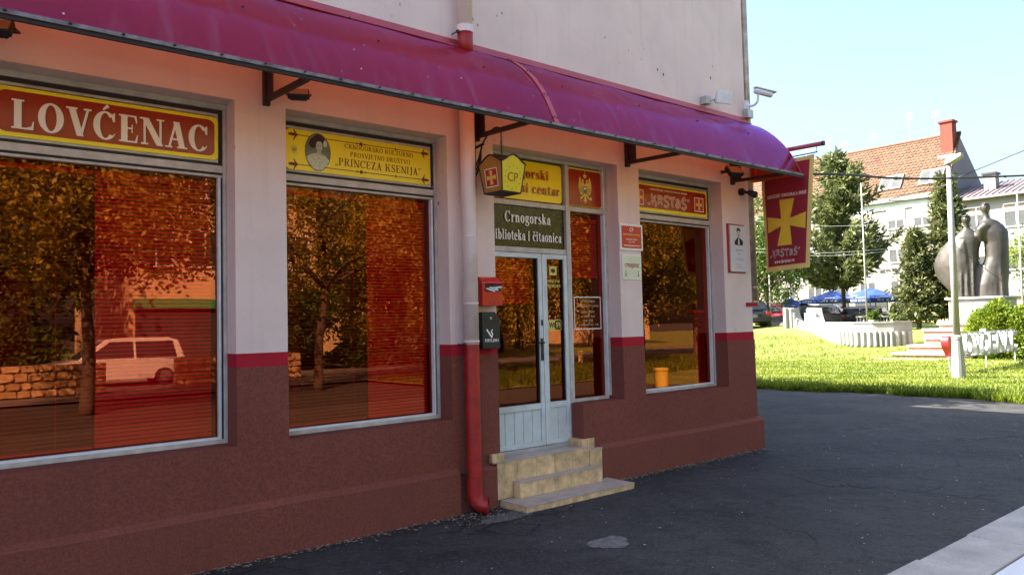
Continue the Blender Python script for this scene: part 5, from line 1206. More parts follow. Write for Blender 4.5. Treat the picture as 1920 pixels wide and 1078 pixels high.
for yc in (21.0, 21.9, 17.9, 18.8):
    s = E0+sl_*.18; e = E0+sl_*.38; md = (s+e)/2; mb = MB(); mb.obox((md.x+nrm.x*.165, yc, md.z+nrm.z*.165), (0, .33, 0), (e-s)/2, nrm*.008); mb.build('skylight_pane', MT['skyglass'], rf)
for zz0, zz1 in ((8.7, 10.1), (6.0, 7.4), (3.4, 4.9)):
    for yc in (18.9, 20.9, 23.4, 25.6, 28, 30.4): window_at(hs, 'x', 63, yc-.62, yc+.62, zz0, zz1, .55 if zz0 > 6 else .3)
for yc in (20, 23.2, 26.4): mb = MB(); mb.box(62.93, 62.996, yc-1.3, yc+1.3, 1.0, 2.9); mb.build('shop_front', 'winglass', hs)
sans('galli', 0, 1.6, 0, .36, 0, 'black', hs, ux=(0, -1, 0), uz=(0, 0, 1), n=(-1, 0, 0), org=(62.99, 22.4, 5.2), lift=.02)
mb = MB()
for yc, zt in ((19.2, 18.6), (21.4, 18.9), (24.2, 17.8), (26.3, 17.6), (27.8, 18.2), (23.0, 17.5), (29, 17.3), (18.6, 19.2)):
    pass
for yc, zt in ((18.9, 18.4), (21.0, 18.7), (24.0, 17.5), (26.6, 17.4), (28.0, 18.0), (30.2, 17.6)):
    mb = MB(); mb.tube([(66.6, yc, 16.0), (66.6, yc, zt)], .035, 5)
    for k in range(random.randint(2, 4)): z = zt-.12-.22*k; w_ = .25+.12*random.random(); mb.tube([(66.6, yc-w_, z), (66.6, yc+w_, z)], .018, 4)
    mb.build('antenna', 'metalgrey', rf)
wg = thing('wing_building', 'white wing with mauve metal roof at the right edge of the picture', 'building', (63.5, 10, .9))
mb = MB(); mb.box(63.3, 72, 2, 17.0, .3, 10.2); mb.build('wall', 'wingwhite', wg)
mb = MB(); mb.prism([(62.7, 2, 10.2), (72, 2, 10.2), (72, 2, 11.7), (68, 2, 12.0), (62.7, 2, 10.35)], (0, 15, 0)); rw = mb.build('roof', 'metalroof', wg)
mb = MB()
for yy in np.arange(2.2, 17, .42): mb.obox((65.35, yy, 11.24), (2.6, 0, .82), (0, .025, 0), (-.01, 0, .03))
o = mb.build('roof_seams', 'metalroof', rw); o['kind'] = 'stuff'
mb = MB(); mb.box(64.8, 65.6, 14.3, 15.1, 10.8, 12.2); mb.build('chimney', 'housewhite', rw); mb = MB(); mb.box(64.7, 65.7, 14.2, 15.2, 12.2, 12.35); mb.build('chimney_cap', 'black', rw)
for zz0, zz1 in ((8.0, 9.6), (4.9, 6.5)):
    for yc in (15.2, 12.6, 10, 7.4): window_at(wg, 'x', 63.3, yc-.75, yc+.75, zz0, zz1, .35)
gs = thing('garden_wall', 'beige low building behind the blue parasols', 'building', (53, 13, 1)); mb = MB(); mb.box(53, 57, 8.5, 16.2, .5, 2.75); mb.build('wall', 'housecream', gs); mb = MB(); mb.box(52.8, 57.2, 8.3, 16.4, 2.75, 2.95); mb.build('roof_slab', 'housewhite', gs)

# ---- the opposite houses, mirrored in the windows
def block(label, x0, x1, y0, y1, H, m, cols, rows, base=1.2, step=3.0, first=0):
    b = thing('apartment_house', label, 'building', ((x0+x1)/2, y1, 0)); mb = MB(); mb.box(x0, x1, y0, y1, -.1, H); mb.build('wall', m, b)
    mb = MB(); mb.box(x0-.3, x1+.3, y0-.3, y1+.3, H, H+.25); mb.build('roof', 'rooftile', b)
    for r_ in range(first, rows):
        for c_ in range(cols):
            u = x0+(c_+.5)*(x1-x0)/cols; window_at(b, 'y', y1, u-.6, u+.6, base+r_*step, base+1.5+r_*step, .3*((r_+c_) % 2), n=1)
    return b
b1 = block('cream apartment house mirrored in the left windows', 8.2, 16.4, -38, -27.5, 10, 'housecream', 4, 3, 1.6, 3.0, 1)
mb = MB(); mb.box(8.3, 12.5, -27.45, -27.2, 2.75, 3.15); mb.build('green_sign_strip', 'greenboard', b1)
mb = MB(); mb.box(8.4, 16.2, -27.48, -27.36, .0, 2.74); mb.build('shop_front', 'winglass', b1)
for x_, z_ in ((13.6, 7.2), (14.2, 4.4)):
    mb = MB(); mb.box(x_, x_+.9, -27.49, -27.15, z_, z_+.65); mb.build('air_conditioner', 'alu_white', b1, bevel=.02)
block('long cream house far across the road mirrored in the door', 26, 58, -50, -42, 8.5, 'housecream', 9, 2, 1.6, 3.4)
# stone garden wall of single stones in two lengths
def stone_wall(label, x0, x1, y, H):
    t = thing('stone_wall', label, 'wall', ((x0+x1)/2, y, 0)); mb = MB(); mb.box(x0, x1, y-.30, y-.02, -.05, H-.02); mb.build('core', 'mortar', t)
    z = 0.
    while z < H-.05:
        h = min(random.uniform(.20, .28), H-z)
        if H-z-h < .1: h = H-z
        x = x0
        while x < x1-.02:
            w_ = min(random.uniform(.25, .55), x1-x)
            if x1-x-w_ < .12: w_ = x1-x
            j = lambda: random.uniform(-.055, .055); g = .014
            a_, b_, c_, d_ = (abs(j()) for _ in range(4)); P = [(x+g+a_, z+g), (x+w_*.5, z+g+abs(j())*.5), (x+w_-g-b_, z+g+c_*.6), (x+w_-g, z+h*.5), (x+w_-g-c_, z+h-g-a_*.6), (x+w_*.4, z+h-g), (x+g+d_, z+h-g-b_*.6), (x+g, z+h*.5+j()*.4)]
            q = MB(); q.prism([(p[0], y-.03, p[1]) for p in P], (0, .05+random.uniform(0, .025), 0)); q.build('stone', 'stone_y', t); x += w_
        z += h
    return t
stone_wall('yellow stone garden wall mirrored at the left of the leftmost window', 0.5, 5.6, -19.4, .92)
stone_wall('short yellow stone wall mirrored under the silver car', 8.0, 12.4, -20.6, .92)
# marker posts and yellow bin across the street
for i, (x_, y_) in enumerate(((22.8, -16.3), (30, -27), (33, -27.2), (26, -27), (36, -27.3), (38, -16))):
    mb = MB(); mb.prism([(x_-.09, y_-.05, 0), (x_+.09, y_-.05, 0), (x_+.09, y_+.05, 0), (x_-.09, y_+.05, 0)], (0, 0, .62)); mb.add([(x_-.09, y_-.05, .62), (x_+.09, y_-.05, .62), (x_+.09, y_+.05, .55), (x_-.09, y_+.05, .55)], [(0, 1, 2, 3)])
    mb.build('marker_post', 'postyellow', label=('pale marker post on the near verge mirrored in the side window', 'pale marker post beyond the road, second from the left of its row', 'pale marker post beyond the road, third from the left of its row', 'pale marker post beyond the road, leftmost of its row', 'pale marker post beyond the road, last of its row', 'pale marker post far along the near verge')[i], cat='post', group='marker posts along the verge', loc=(x_, y_, 0), bevel=.01)
bn = thing('litter_bin', 'yellow litter bin mirrored low in the window nearest the flag', 'bin', (16.25, -6.75, 0)); mb = MB(); mb.lathe([(.16, .0), (.18, .02), (.19, .44), (.19, .46)], (16.25, -6.75, 0), 20); mb.build('body', 'binyellow', bn, smooth=False); mb = MB(); mb.lathe([(.205, .46), (.205, .52), (.15, .53)], (16.25, -6.75, 0), 20); mb.build('rim', 'binyellow', bn)

# ================================================================== MONUMENT
mw_ = thing('monument_wall', 'curved white monument wall with fluted stone panels on the lawn', 'wall', (34, 11, .7))
# plan points: x, y, base z, top z
PTS = [(36.2, 15.35, .88, 2.33), (36.45, 14.88, .87, 2.28), (36.3, 14.55, .86, 1.55), (36.0, 14.1, .84, 1.45), (35.75, 13.75, .82, 2.25), (35.3, 13.1, .80, 2.22), (34.9, 12.75, .78, 1.52), (34.0, 11.9, .75, 1.49), (33.0, 10.8, .70, 1.48), (32.6, 9.9, .66, 1.49), (32.6, 9.1, .64, 1.50), (33.0, 8.4, .62, 1.50), (33.6, 7.9, .60, 1.50)]
for (a, b) in zip(PTS[:-1], PTS[1:]):
    A = Vector((a[0], a[1], 0)); B = Vector((b[0], b[1], 0)); d = (B-A); nn = Vector((d.y, -d.x, 0)).normalized()
    if nn.x > 0: nn = -nn
    L = d.length; mb = MB()
    k = 6; front = []
    ta, tb = a[3], b[3]
    tops = [ta+(tb-ta)*((i/k)**(.5 if tb < ta else 2.)) for i in range(k+1)]
    for i in range(k):
        p = A+d*(i/k); q = A+d*((i+1)/k); z0_, z1_ = tops[i], tops[i+1]
        V = [p+Vector((0, 0, .3)), q+Vector((0, 0, .3)), q+Vector((0, 0, z1_)), p+Vector((0, 0, z0_))]; V += [v-nn*.32 for v in V]
        mb.add(V, [(0, 1, 2, 3), (7, 6, 5, 4), (3, 2, 6, 7), (0, 3, 7, 4), (1, 5, 6, 2)])
    mb.build('wall_segment', 'monument', mw_)
    np_ = max(2, int(L/.20))
    for i in range(np_):
        f = (i+.5)/np_; p = A+d*f; zt = min(ta, tb) if max(ta, tb) < 1.6 else ta+(tb-ta)*f
        low = max(ta, tb) < 1.53; ztop = 1.10 if low else zt-.06
        zb_ = a[2]+(b[2]-a[2])*f-.15; r_ = L/np_*.36; q = MB(); ring = [p+d.normalized()*(r_*math.cos(t))+nn*(.0+.11*math.sin(t)) for t in np.linspace(0, math.pi, 7)]
        q.loft([[v+Vector((0, 0, zb_)) for v in ring], [v+Vector((0, 0, ztop)) for v in ring]]); q.build('panel', 'monument', mw_)
    if max(ta, tb) < 1.53: q = MB(); q.obox((A+B)/2+Vector((0, 0, 1.49))-nn*.16, d/2, nn*.20, Vector((0, 0, .03))); q.build('coping', 'monument', mw_)
ms = thing('monument_steps', 'low pinkish stone steps leading up to the statue', 'steps', (31.2, 6.2, .2))
for i, (x_, y0, y1, z0_, z1_) in enumerate(((30.5, 4.6, 7.4, .0, .34), (31.0, 4.8, 7.0, .0, .62), (31.6, 4.9, 6.6, .0, .90), (32.2, 5.0, 6.9, .0, 1.20), (32.7, 5.2, 6.5, .0, 1.44))):
    mb = MB(); mb.box(x_, x_+1.2, y0, y1, z0_, z1_-.10); mb.build('riser', 'redstone', ms, bevel=.01); mb = MB(); mb.box(x_-.08, x_+1.25, y0-.06, y1+.06, z1_-.098, z1_); mb.build('tread', 'redstone' if i < 2 else 'monument', ms, bevel=.015)
mb = MB(); mb.box(29.9, 31.6, 5.5, 8.0, -.02, .14); mb.build('bottom_slab', 'redstone', ms, bevel=.02)
pl = thing('statue_pedestal', 'tall white stone pedestal under the bronze figures', 'pedestal', (34.4, 5.6, .5))
mb = MB(); mb.box(33.6, 35.4, 4.55, 6.45, .2, 2.34); mb.build('block', 'monument', pl, bevel=.02)
mb = MB(); mb.box(33.5, 35.5, 4.45, 6.55, 2.34, 2.43); mb.build('cap', 'monument', pl, bevel=.015)
mb = MB(); mb.box(33.56, 33.598, 4.60, 4.85, 1.4, 2.2); mb.build('side_panel', 'redstone', pl)
# bronze pair: built in a local frame u (across, to the right), v (depth, away), z
su = Vector((.33, -.944, 0)).normalized(); sv = Vector((.944, .33, 0)); SO = Vector((34.35, 5.62, 2.43))
sp = lambda u, v, z: SO+su*u+sv*v+Vector((0, 0, z))
stt = thing('statue', 'dark bronze statue of two robed figures on the white pedestal', 'statue', tuple(SO))
sb = MB()
def ering(cu, cv, ru, rv, z, n=20, rot=0): return [sp(cu+ru*math.cos(t)*math.cos(rot)-rv*math.sin(t)*math.sin(rot), cv+ru*math.cos(t)*math.sin(rot)+rv*math.sin(t)*math.cos(rot), z) for t in [2*math.pi*i/n for i in range(n)]]
# taller figure: a broad hunched cloak with a small head
RR = [(.0, .45, .56, .42), (.5, .50, .52, .40), (1.0, .62, .46, .36), (1.6, .74, .37, .33), (2.2, .74, .38, .32), (2.6, .63, .48, .32), (2.85, .55, .43, .28), (3.05, .50, .30, .22), (3.16, .45, .14, .13), (3.30, .43, .10, .10), (3.42, .42, .12, .13), (3.52, .42, .175, .19), (3.65, .42, .19, .20), (3.78, .42, .13, .15), (3.83, .42, .04, .05)]
sb.loft([ering(c, .05 if z < 3.1 else -.02, ru*(1.12 if z < 3.1 else 1), rv*(1.15 if z < 3.1 else 1), z-.02) for z, c, ru, rv in RR])
# smaller figure leaning towards it
LL = [(.0, -.33, .37, .36), (.7, -.30, .31, .32), (1.3, -.20, .26, .28), (1.9, -.16, .25, .28), (2.2, -.20, .35, .30), (2.45, -.22, .42, .29), (2.62, -.25, .30, .23), (2.80, -.26, .14, .14), (2.92, -.26, .09, .10), (3.02, -.26, .11, .12), (3.10, -.26, .16, .18), (3.22, -.26, .175, .19), (3.33, -.26, .12, .14), (3.38, -.26, .04, .05)]
sb.loft([ering(c, 0 if z < 2.9 else -.05, ru*(1.2 if z < 2.7 else 1), rv*(1.1 if z < 2.7 else 1), z-.02) for z, c, ru, rv in LL])
# the great shell-like cape on the left: a thick lens turned towards the sun
cape = [(-.30, 2.42), (-.60, 2.52), (-.79, 2.48), (-1.05, 2.25), (-1.30, 1.95), (-1.46, 1.62), (-1.51, 1.30), (-1.47, 1.0), (-1.35, .74), (-1.10, .43), (-.85, .14), (-.68, -.02), (-.36, -.02), (-.30, .8), (-.26, 1.6)]
cpl = lambda u, z, d: sp(u, -.34+(-.30-u)*.52+d, z)
cc_ = (-.85, 1.3)
ringsC = [[cpl(cc_[0]+(u-cc_[0])*f, cc_[1]+(z-cc_[1])*f, d) for u, z in cape] for f, d in ((.15, -.17), (.55, -.13), (.85, -.05), (1.0, .05), (.97, .14), (.6, .16), (.15, .16))]
sb.loft(ringsC)
# common foot, arm arch of the tall figure, opening left between them
sb.loft([ering(.05, .05, .78, .36, -.02), ering(.1, .05, .58, .32, .6), ering(.15, .05, .46, .26, 1.1), ering(.16, .05, .28, .16, 1.32)])
sb.tube([sp(.60, -.05, 2.86), sp(.38, -.15, 2.84), sp(.20, -.20, 2.68), sp(.16, -.20, 2.45), sp(.24, -.15, 2.25)], [.20, .20, .17, .14, .07], 12)
for u, w_ in ((-.55, .05), (-.34, .06), (-.12, .05), (.62, .05), (.86, .05)): sb.tube([sp(u, -.36, 0), sp(u*.97, -.34, .8), sp(u*.92+.02, -.28, 1.7)], [w_*1.3, w_, .02], 6)
body = sb.build('figures', 'bronze', stt, smooth=True)
rm = body.modifiers.new('remesh', 'REMESH'); rm.mode = 'VOXEL'; rm.voxel_size = .035; rm.use_smooth_shade = True
sm = body.modifiers.new('smooth', 'SMOOTH'); sm.iterations = 5; sm.factor = .5
# faces: brow, nose and hair rolls of the two heads
for (u, v, z) in ((.42, -.03, 3.6), (-.26, -.06, 3.17)):
    mb = MB(); mb.prism([sp(u-.02, v-.19, z+.02), sp(u+.02, v-.19, z+.02), sp(u+.03, v-.21, z-.05), sp(u-.03, v-.21, z-.05)], tuple(sv*.06)); mb.build('nose', 'bronze', stt)
    mb = MB(); mb.tube([sp(u-.13, v-.10, z+.10), sp(u, v-.19, z+.12), sp(u+.13, v-.10, z+.10)], .03, 6); mb.build('hair_roll', 'bronze', stt)

# ---- lawn letters with the heart
lt = thing('letter_sign', 'white block letters with a red heart standing on thin legs on the lawn', 'sign', (24.3, 3.0, 0))
LA = Vector((24.2, 3.07, 0)); LB = Vector((30.2, 3.15, 0)); ld = (LB-LA).normalized(); ln = Vector((ld.y, -ld.x, 0))
def lawn_letter(ch, u0, u1, z0, z1, m, thick=.16):
    me = sans_mesh(ch, .5, .012); V = np.array([v.co[:] for v in me.vertices]); a, b = V.min(0), V.max(0)
    for v in me.vertices:
        p = LA+ld*(u0+(v.co.x-a[0])/(b[0]-a[0])*(u1-u0))+ln*(thick*(v.co.z)/(b[2]-a[2]))+Vector((0, 0, z0+(v.co.y-a[1])/(b[1]-a[1])*(z1-z0))); v.co = p-OFF[lt.name]
    me.materials.clear(); me.materials.append(MT[m]); o = bpy.data.objects.new('letter', me); COL.objects.link(o); o.parent = lt; return o
u = .62
for c_ in 'LOVĆENAC': lawn_letter(c_, u, u+.56, .50, 1.16 if c_ != 'Ć' else 1.28, 'letterwhite', .16); u += .70
mb = MB(); mb.obox(LA+ld*3.15+Vector((0, 0, .48)), ld*3.1, ln*.05, Vector((0, 0, .02))); mb.obox(LA+ld*3.35+Vector((0, 0, 1.19)), ld*2.8, ln*.02, Vector((0, 0, .012))); mb.build('rail', 'letterwhite', lt)
for uu in (.15, 3.2, 6.0): mb = MB(); mb.tube([LA+ld*uu+Vector((0, 0, -.05)), LA+ld*uu+Vector((0, 0, .52))], .02, 6); mb.build('leg', 'metalgrey', lt)
hp = []
for t in np.linspace(0, 2*math.pi, 40, endpoint=False): hp.append((.26*math.sin(t)**3*1.15, (.26*(13*math.cos(t)-5*math.cos(2*t)-2*math.cos(3*t)-math.cos(4*t))/14)))
mb = MB(); mb.prism([LA+ld*(.15+p[0])+ln*.09+Vector((0, 0, .88+p[1]*1.15)) for p in hp], tuple(-ln*.20)); mb.build('heart', 'heart', lt, bevel=.01)

# ---- lamp post
lp = thing('lamp_post', 'grey street lamp post with thick base standing on the lawn before the letters', 'lamp post', (22.6, 2.2, 0))
mb = MB(); mb.lathe([(.17, -.05), (.165, .3), (.13, 1.05), (.10, 1.10)], (22.6, 2.2, 0), 16); mb.build('base', 'lampgrey', lp, smooth=False)
mb = MB(); mb.lathe([(.125, 1.06), (.135, 1.08), (.135, 1.16), (.10, 1.20)], (22.6, 2.2, 0), 16); mb.build('collar', 'lampgrey', lp)
mb = MB(); mb.tube([(22.6, 2.2, 1.18), (22.6, 2.2, 3.8), (22.62, 2.2, 5.85)], [.092, .085, .06], 14); mb.build('pole', 'lampgrey', lp, smooth=True)
mb = MB(); mb.tube([(22.62, 2.2, 5.78), (22.62, 2.17, 5.90), (22.63, 2.10, 5.97)], .05, 10); mb.build('arm', 'lampgrey', lp, smooth=True)
mb = MB(); mb.loft([[(22.62+a_*.09, 2.27, 5.90+c_*.05) for a_, c_ in ((-1, -1), (1, -1), (1, 1), (-1, 1))], [(22.62+a_*.15, 2.10, 5.98+c_*.10) for a_, c_ in ((-1, -1), (1, -1), (.7, 1), (-.7, 1))], [(22.62+a_*.10, 1.84, 6.06+c_*.05) for a_, c_ in ((-1, -1), (1, -1), (1, 1), (-1, 1))]]); mb.build('lamp_head', 'lampgrey', lp, bevel=.02)
for (x_, y_, zt, lb) in ((36.2, 11.0, 8.0, 'thin flagpole rising behind the curved white wall'), (39.0, 5.4, 7.0, 'thin flagpole right of the statue'), (37.6, 16.9, 5.0, 'thin pole in front of the dark tree below the flag')):
    g_ = thing('flagpole', lb, 'flagpole', (x_, y_, tz(x_, y_))); mb = MB(); mb.tube([(x_, y_, tz(x_, y_)-.1), (x_, y_, zt)], [.045, .03], 8); mb.build('pole', 'lampgrey', g_, smooth=True); mb = MB(); mb.lathe([(.03, 0), (.05, .04), (.03, .08), (.005, .1)], (x_, y_, zt), 8); mb.build('finial', 'lampgrey', g_)

# ================================================================== CAFÉ
def parasol(x, y, r, zt, label, rot=0.):
    z0 = tz(x, y); p = thing('parasol', label, 'parasol', (x, y, z0), group='blue café parasols'); n = 8; A = [rot+2*math.pi*i/n for i in range(n)]
    mb = MB(); top = (x, y, zt); V = [top]; 
    for f, dz in ((.33, .42), (.7, .78), (1., 1.)): V += [(x+r*f*math.cos(a), y+r*f*math.sin(a), zt-.62*dz) for a in A]
    F = [(0, 1+i, 1+(i+1) % n) for i in range(n)]
    for k in range(2): F += [(1+k*n+i, 1+(k+1)*n+i, 1+(k+1)*n+(i+1) % n, 1+k*n+(i+1) % n) for i in range(n)]
    m_ = len(V); V += [(x+r*1.0*math.cos(a), y+r*1.0*math.sin(a), zt-.62-.2) for a in A]; F += [(1+2*n+i, m_+i, m_+(i+1) % n, 1+2*n+(i+1) % n) for i in range(n)]
    mb.add(V, F); cn = mb.build('canopy', 'parasol', p)
    mb = MB()
    for i in range(n):
        a, b = Vector(V[1+2*n+i]), Vector(V[1+2*n+(i+1) % n]); nn = Vector(((a.x+b.x)/2-x, (a.y+b.y)/2-y, 0)).normalized()*.012
        for f0, f1 in ((.22, .34), (.38, .46), (.54, .64), (.68, .78)):
            P = [a.lerp(b, f0)+nn, a.lerp(b, f1)+nn]; mb.add([P[0]-Vector((0, 0, .15)), P[1]-Vector((0, 0, .15)), P[1]-Vector((0, 0, .05)), P[0]-Vector((0, 0, .05))], [(0, 1, 2, 3)])
        c = Vector(V[1+n+i]).lerp(Vector(V[1+n+(i+1) % n]), .5); e = a.lerp(b, .5); 
        u_ = (b-a).normalized(); d_ = (e-c).normalized(); q = c.lerp(e, .35)+Vector((0, 0, .02))+nn
        mb.add([q-u_*.28, q+u_*.28, q+u_*.28+d_*.18, q-u_*.28+d_*.18], [(0, 1, 2, 3)])
    mb.build('print', 'letterwhite', cn, fixn=False, kind='stuff')
    mb = MB(); mb.tube([(x, y, z0), (x, y, zt)], .03, 8); mb.build('pole', 'lampgrey', p); mb = MB(); mb.box(x-.3, x+.3, y-.3, y+.3, z0-.02, z0+.08); mb.build('base', 'concrete', p)
    for a in A: mb = MB(); mb.tube([(x, y, zt-.5), (x+r*.6*math.cos(a), y+r*.6*math.sin(a), zt-.47)], .012, 4); mb.build('rib', 'lampgrey', p)
parasol(46.3, 17.9, 2.0, 3.45, 'blue parasol left of the other front parasol, next to the dark tree'); parasol(47.2, 15.6, 2.1, 3.42, 'blue parasol whose edge reaches towards the spruce', .3); parasol(49.5, 17.0, 2.0, 3.62, 'blue parasol behind and between the other two', .2); parasol(45.6, 20.3, 1.7, 3.05, 'low blue parasol half behind the dark tree', .1)
bl = thing('balustrade', 'short white balustrade between planters in front of the café', 'railing', (40, 12.2, 1))
mb = MB(); BA, BB = Vector((39.6, 13.2, 0)), Vector((40.3, 11.3, 0)); bd = (BB-BA); mb.obox((BA+BB)/2+Vector((0, 0, 1.74)), bd/2, Vector((.07, .03, 0)), Vector((0, 0, .04))); mb.build('rail', 'monument', bl); mb = MB(); mb.obox((BA+BB)/2+Vector((0, 0, 1.26)), bd/2, Vector((.07, .03, 0)), Vector((0, 0, .05))); mb.build('plinth', 'monument', bl)
for i in range(13):
    p = BA+bd*((i+.5)/13); mb = MB(); mb.lathe([(.045, 0), (.03, .06), (.055, .17), (.03, .30), (.045, .40)], (p.x, p.y, 1.30), 8); mb.build('baluster', 'monument', bl)
for f, lb in ((.42, 'white planter with a bushy plant between the balusters'), (.95, 'white planter with spiky leaves at the end of the balustrade')):
    p = BA+bd*f+Vector((-.25, -.1, 0)); g_ = thing('planter', lb, 'planter', (p.x, p.y, 1.2)); mb = MB(); mb.lathe([(.16, .0), (.25, .12), (.27, .32), (.24, .32)], (p.x, p.y, 1.25), 14); mb.build('pot', 'monument', g_)
    C_ = np.array([[p.x, p.y, 1.68]]); V = leafcloud(C_, 160, .13, .26, -.5); rawmesh('plant', V, quadfaces(V), 'leaf', g_)
def person(label, loc, rz, seated=True, top='cloth_dark'):
    t = thing('person', label, 'person', loc, rz)
    if seated: J = {'pel': (0, 0, .50), 'ch': (0, .03, .82), 'nk': (0, .02, 1.06), 'hd': (0, -.01, 1.14), 'ht': (0, -.01, 1.27)}; legs = lambda s: [(s*.09, -.02, .48), (s*.12, -.42, .50), (s*.12, -.44, .08), (s*.12, -.56, .04)]; arms = lambda s: [(s*.18, .03, .98), (s*.24, -.02, .74), (s*.16, -.26, .72), (s*.12, -.36, .74)]
    else: J = {'pel': (0, 0, .92), 'ch': (0, .02, 1.22), 'nk': (0, .02, 1.48), 'hd': (0, -.01, 1.56), 'ht': (0, -.01, 1.70)}; legs = lambda s: [(s*.09, 0, .88), (s*.11, -.03, .48), (s*.12, .02, .08), (s*.13, -.12, .03)]; arms = lambda s: [(s*.18, .02, 1.40), (s*.25, .04, 1.12), (s*.20, -.16, 1.02), (s*.14, -.24, 1.06)]
    V = [J['pel'], J['ch'], J['nk'], J['hd'], J['ht']]; E_ = [(0, 1), (1, 2), (2, 3), (3, 4)]; rr = [.15, .17, .055, .095, .085]
    for s in (-1, 1):
        b = len(V); V += legs(s); rr += [.10, .07, .045, .04]; E_ += [(0, b), (b, b+1), (b+1, b+2), (b+2, b+3)]
        b = len(V); V += arms(s); rr += [.065, .048, .038, .03]; E_ += [(1, b), (b, b+1), (b+1, b+2), (b+2, b+3)]
    me = bpy.data.meshes.new('body'); me.from_pydata(V, E_, []); me.materials.append(MT[top]); o = bpy.data.objects.new('body', me); COL.objects.link(o); o.parent = t
    o.modifiers.new('skin', 'SKIN')
    sk = me.skin_vertices[0].data
    for i, r_ in enumerate(rr): sk[i].radius = (r_, r_*.82 if i < 2 else r_)
    sk[0].use_root = True
    ss = o.modifiers.new('sub', 'SUBSURF'); ss.levels = 2; ss.render_levels = 2
    h = Vector(J['hd'])+Vector((0, -.012, .05)); mb = MB(); mb.lathe([(.02, -.10), (.055, -.08), (.075, -.03), (.08, .02), (.07, .08), (.03, .11)], tuple(h), 12); mb.tube([h+Vector((0, -.07, .01)), h+Vector((0, -.105, -.02))], [.012, .016], 6); mb.build('face', 'skin', t, smooth=True)
    mb = MB(); mb.lathe([(.088, .0), (.094, .05), (.08, .10), (.03, .135), (.005, .14)], (h.x, h.y+.018, h.z), 12); mb.build('hair', 'hair', t, smooth=True)
    return t
person('seated person in dark clothes at the café, nearer the spruce', (41.7, 12.85, .86), R(200)); person('seated person in dark clothes at the café, second from the spruce', (41.5, 13.5, .82), R(170))
for (x_, y_, rz) in ((41.7, 12.85, 200), (41.5, 13.5, 170)):
    c = thing('cafe_chair', 'dark chair under the café guest %s' % ('nearer the spruce' if rz == 200 else 'second from the spruce'), 'chair', (x_, y_, .86), R(rz)); mb = MB(); mb.box(-.22, .22, -.2, .24, .40, .44); mb.build('seat', 'black', c)
    mb = MB(); mb.box(-.22, .22, .22, .26, .5, .9); mb.build('backrest', 'black', c)
    for sx in (-.2, .2):
        for sy in (-.18, .22): mb = MB(); mb.tube([(sx, sy, -.05), (sx, sy, .42 if sy < 0 else .55)], .014, 6); mb.build('leg', 'black', c)
person('standing person mirrored in the wide door leaf', (34.3, -33.5, 0), R(30), False); person('second standing person mirrored in the wide door leaf', (32.0, -33.6, 0), R(-20), False)

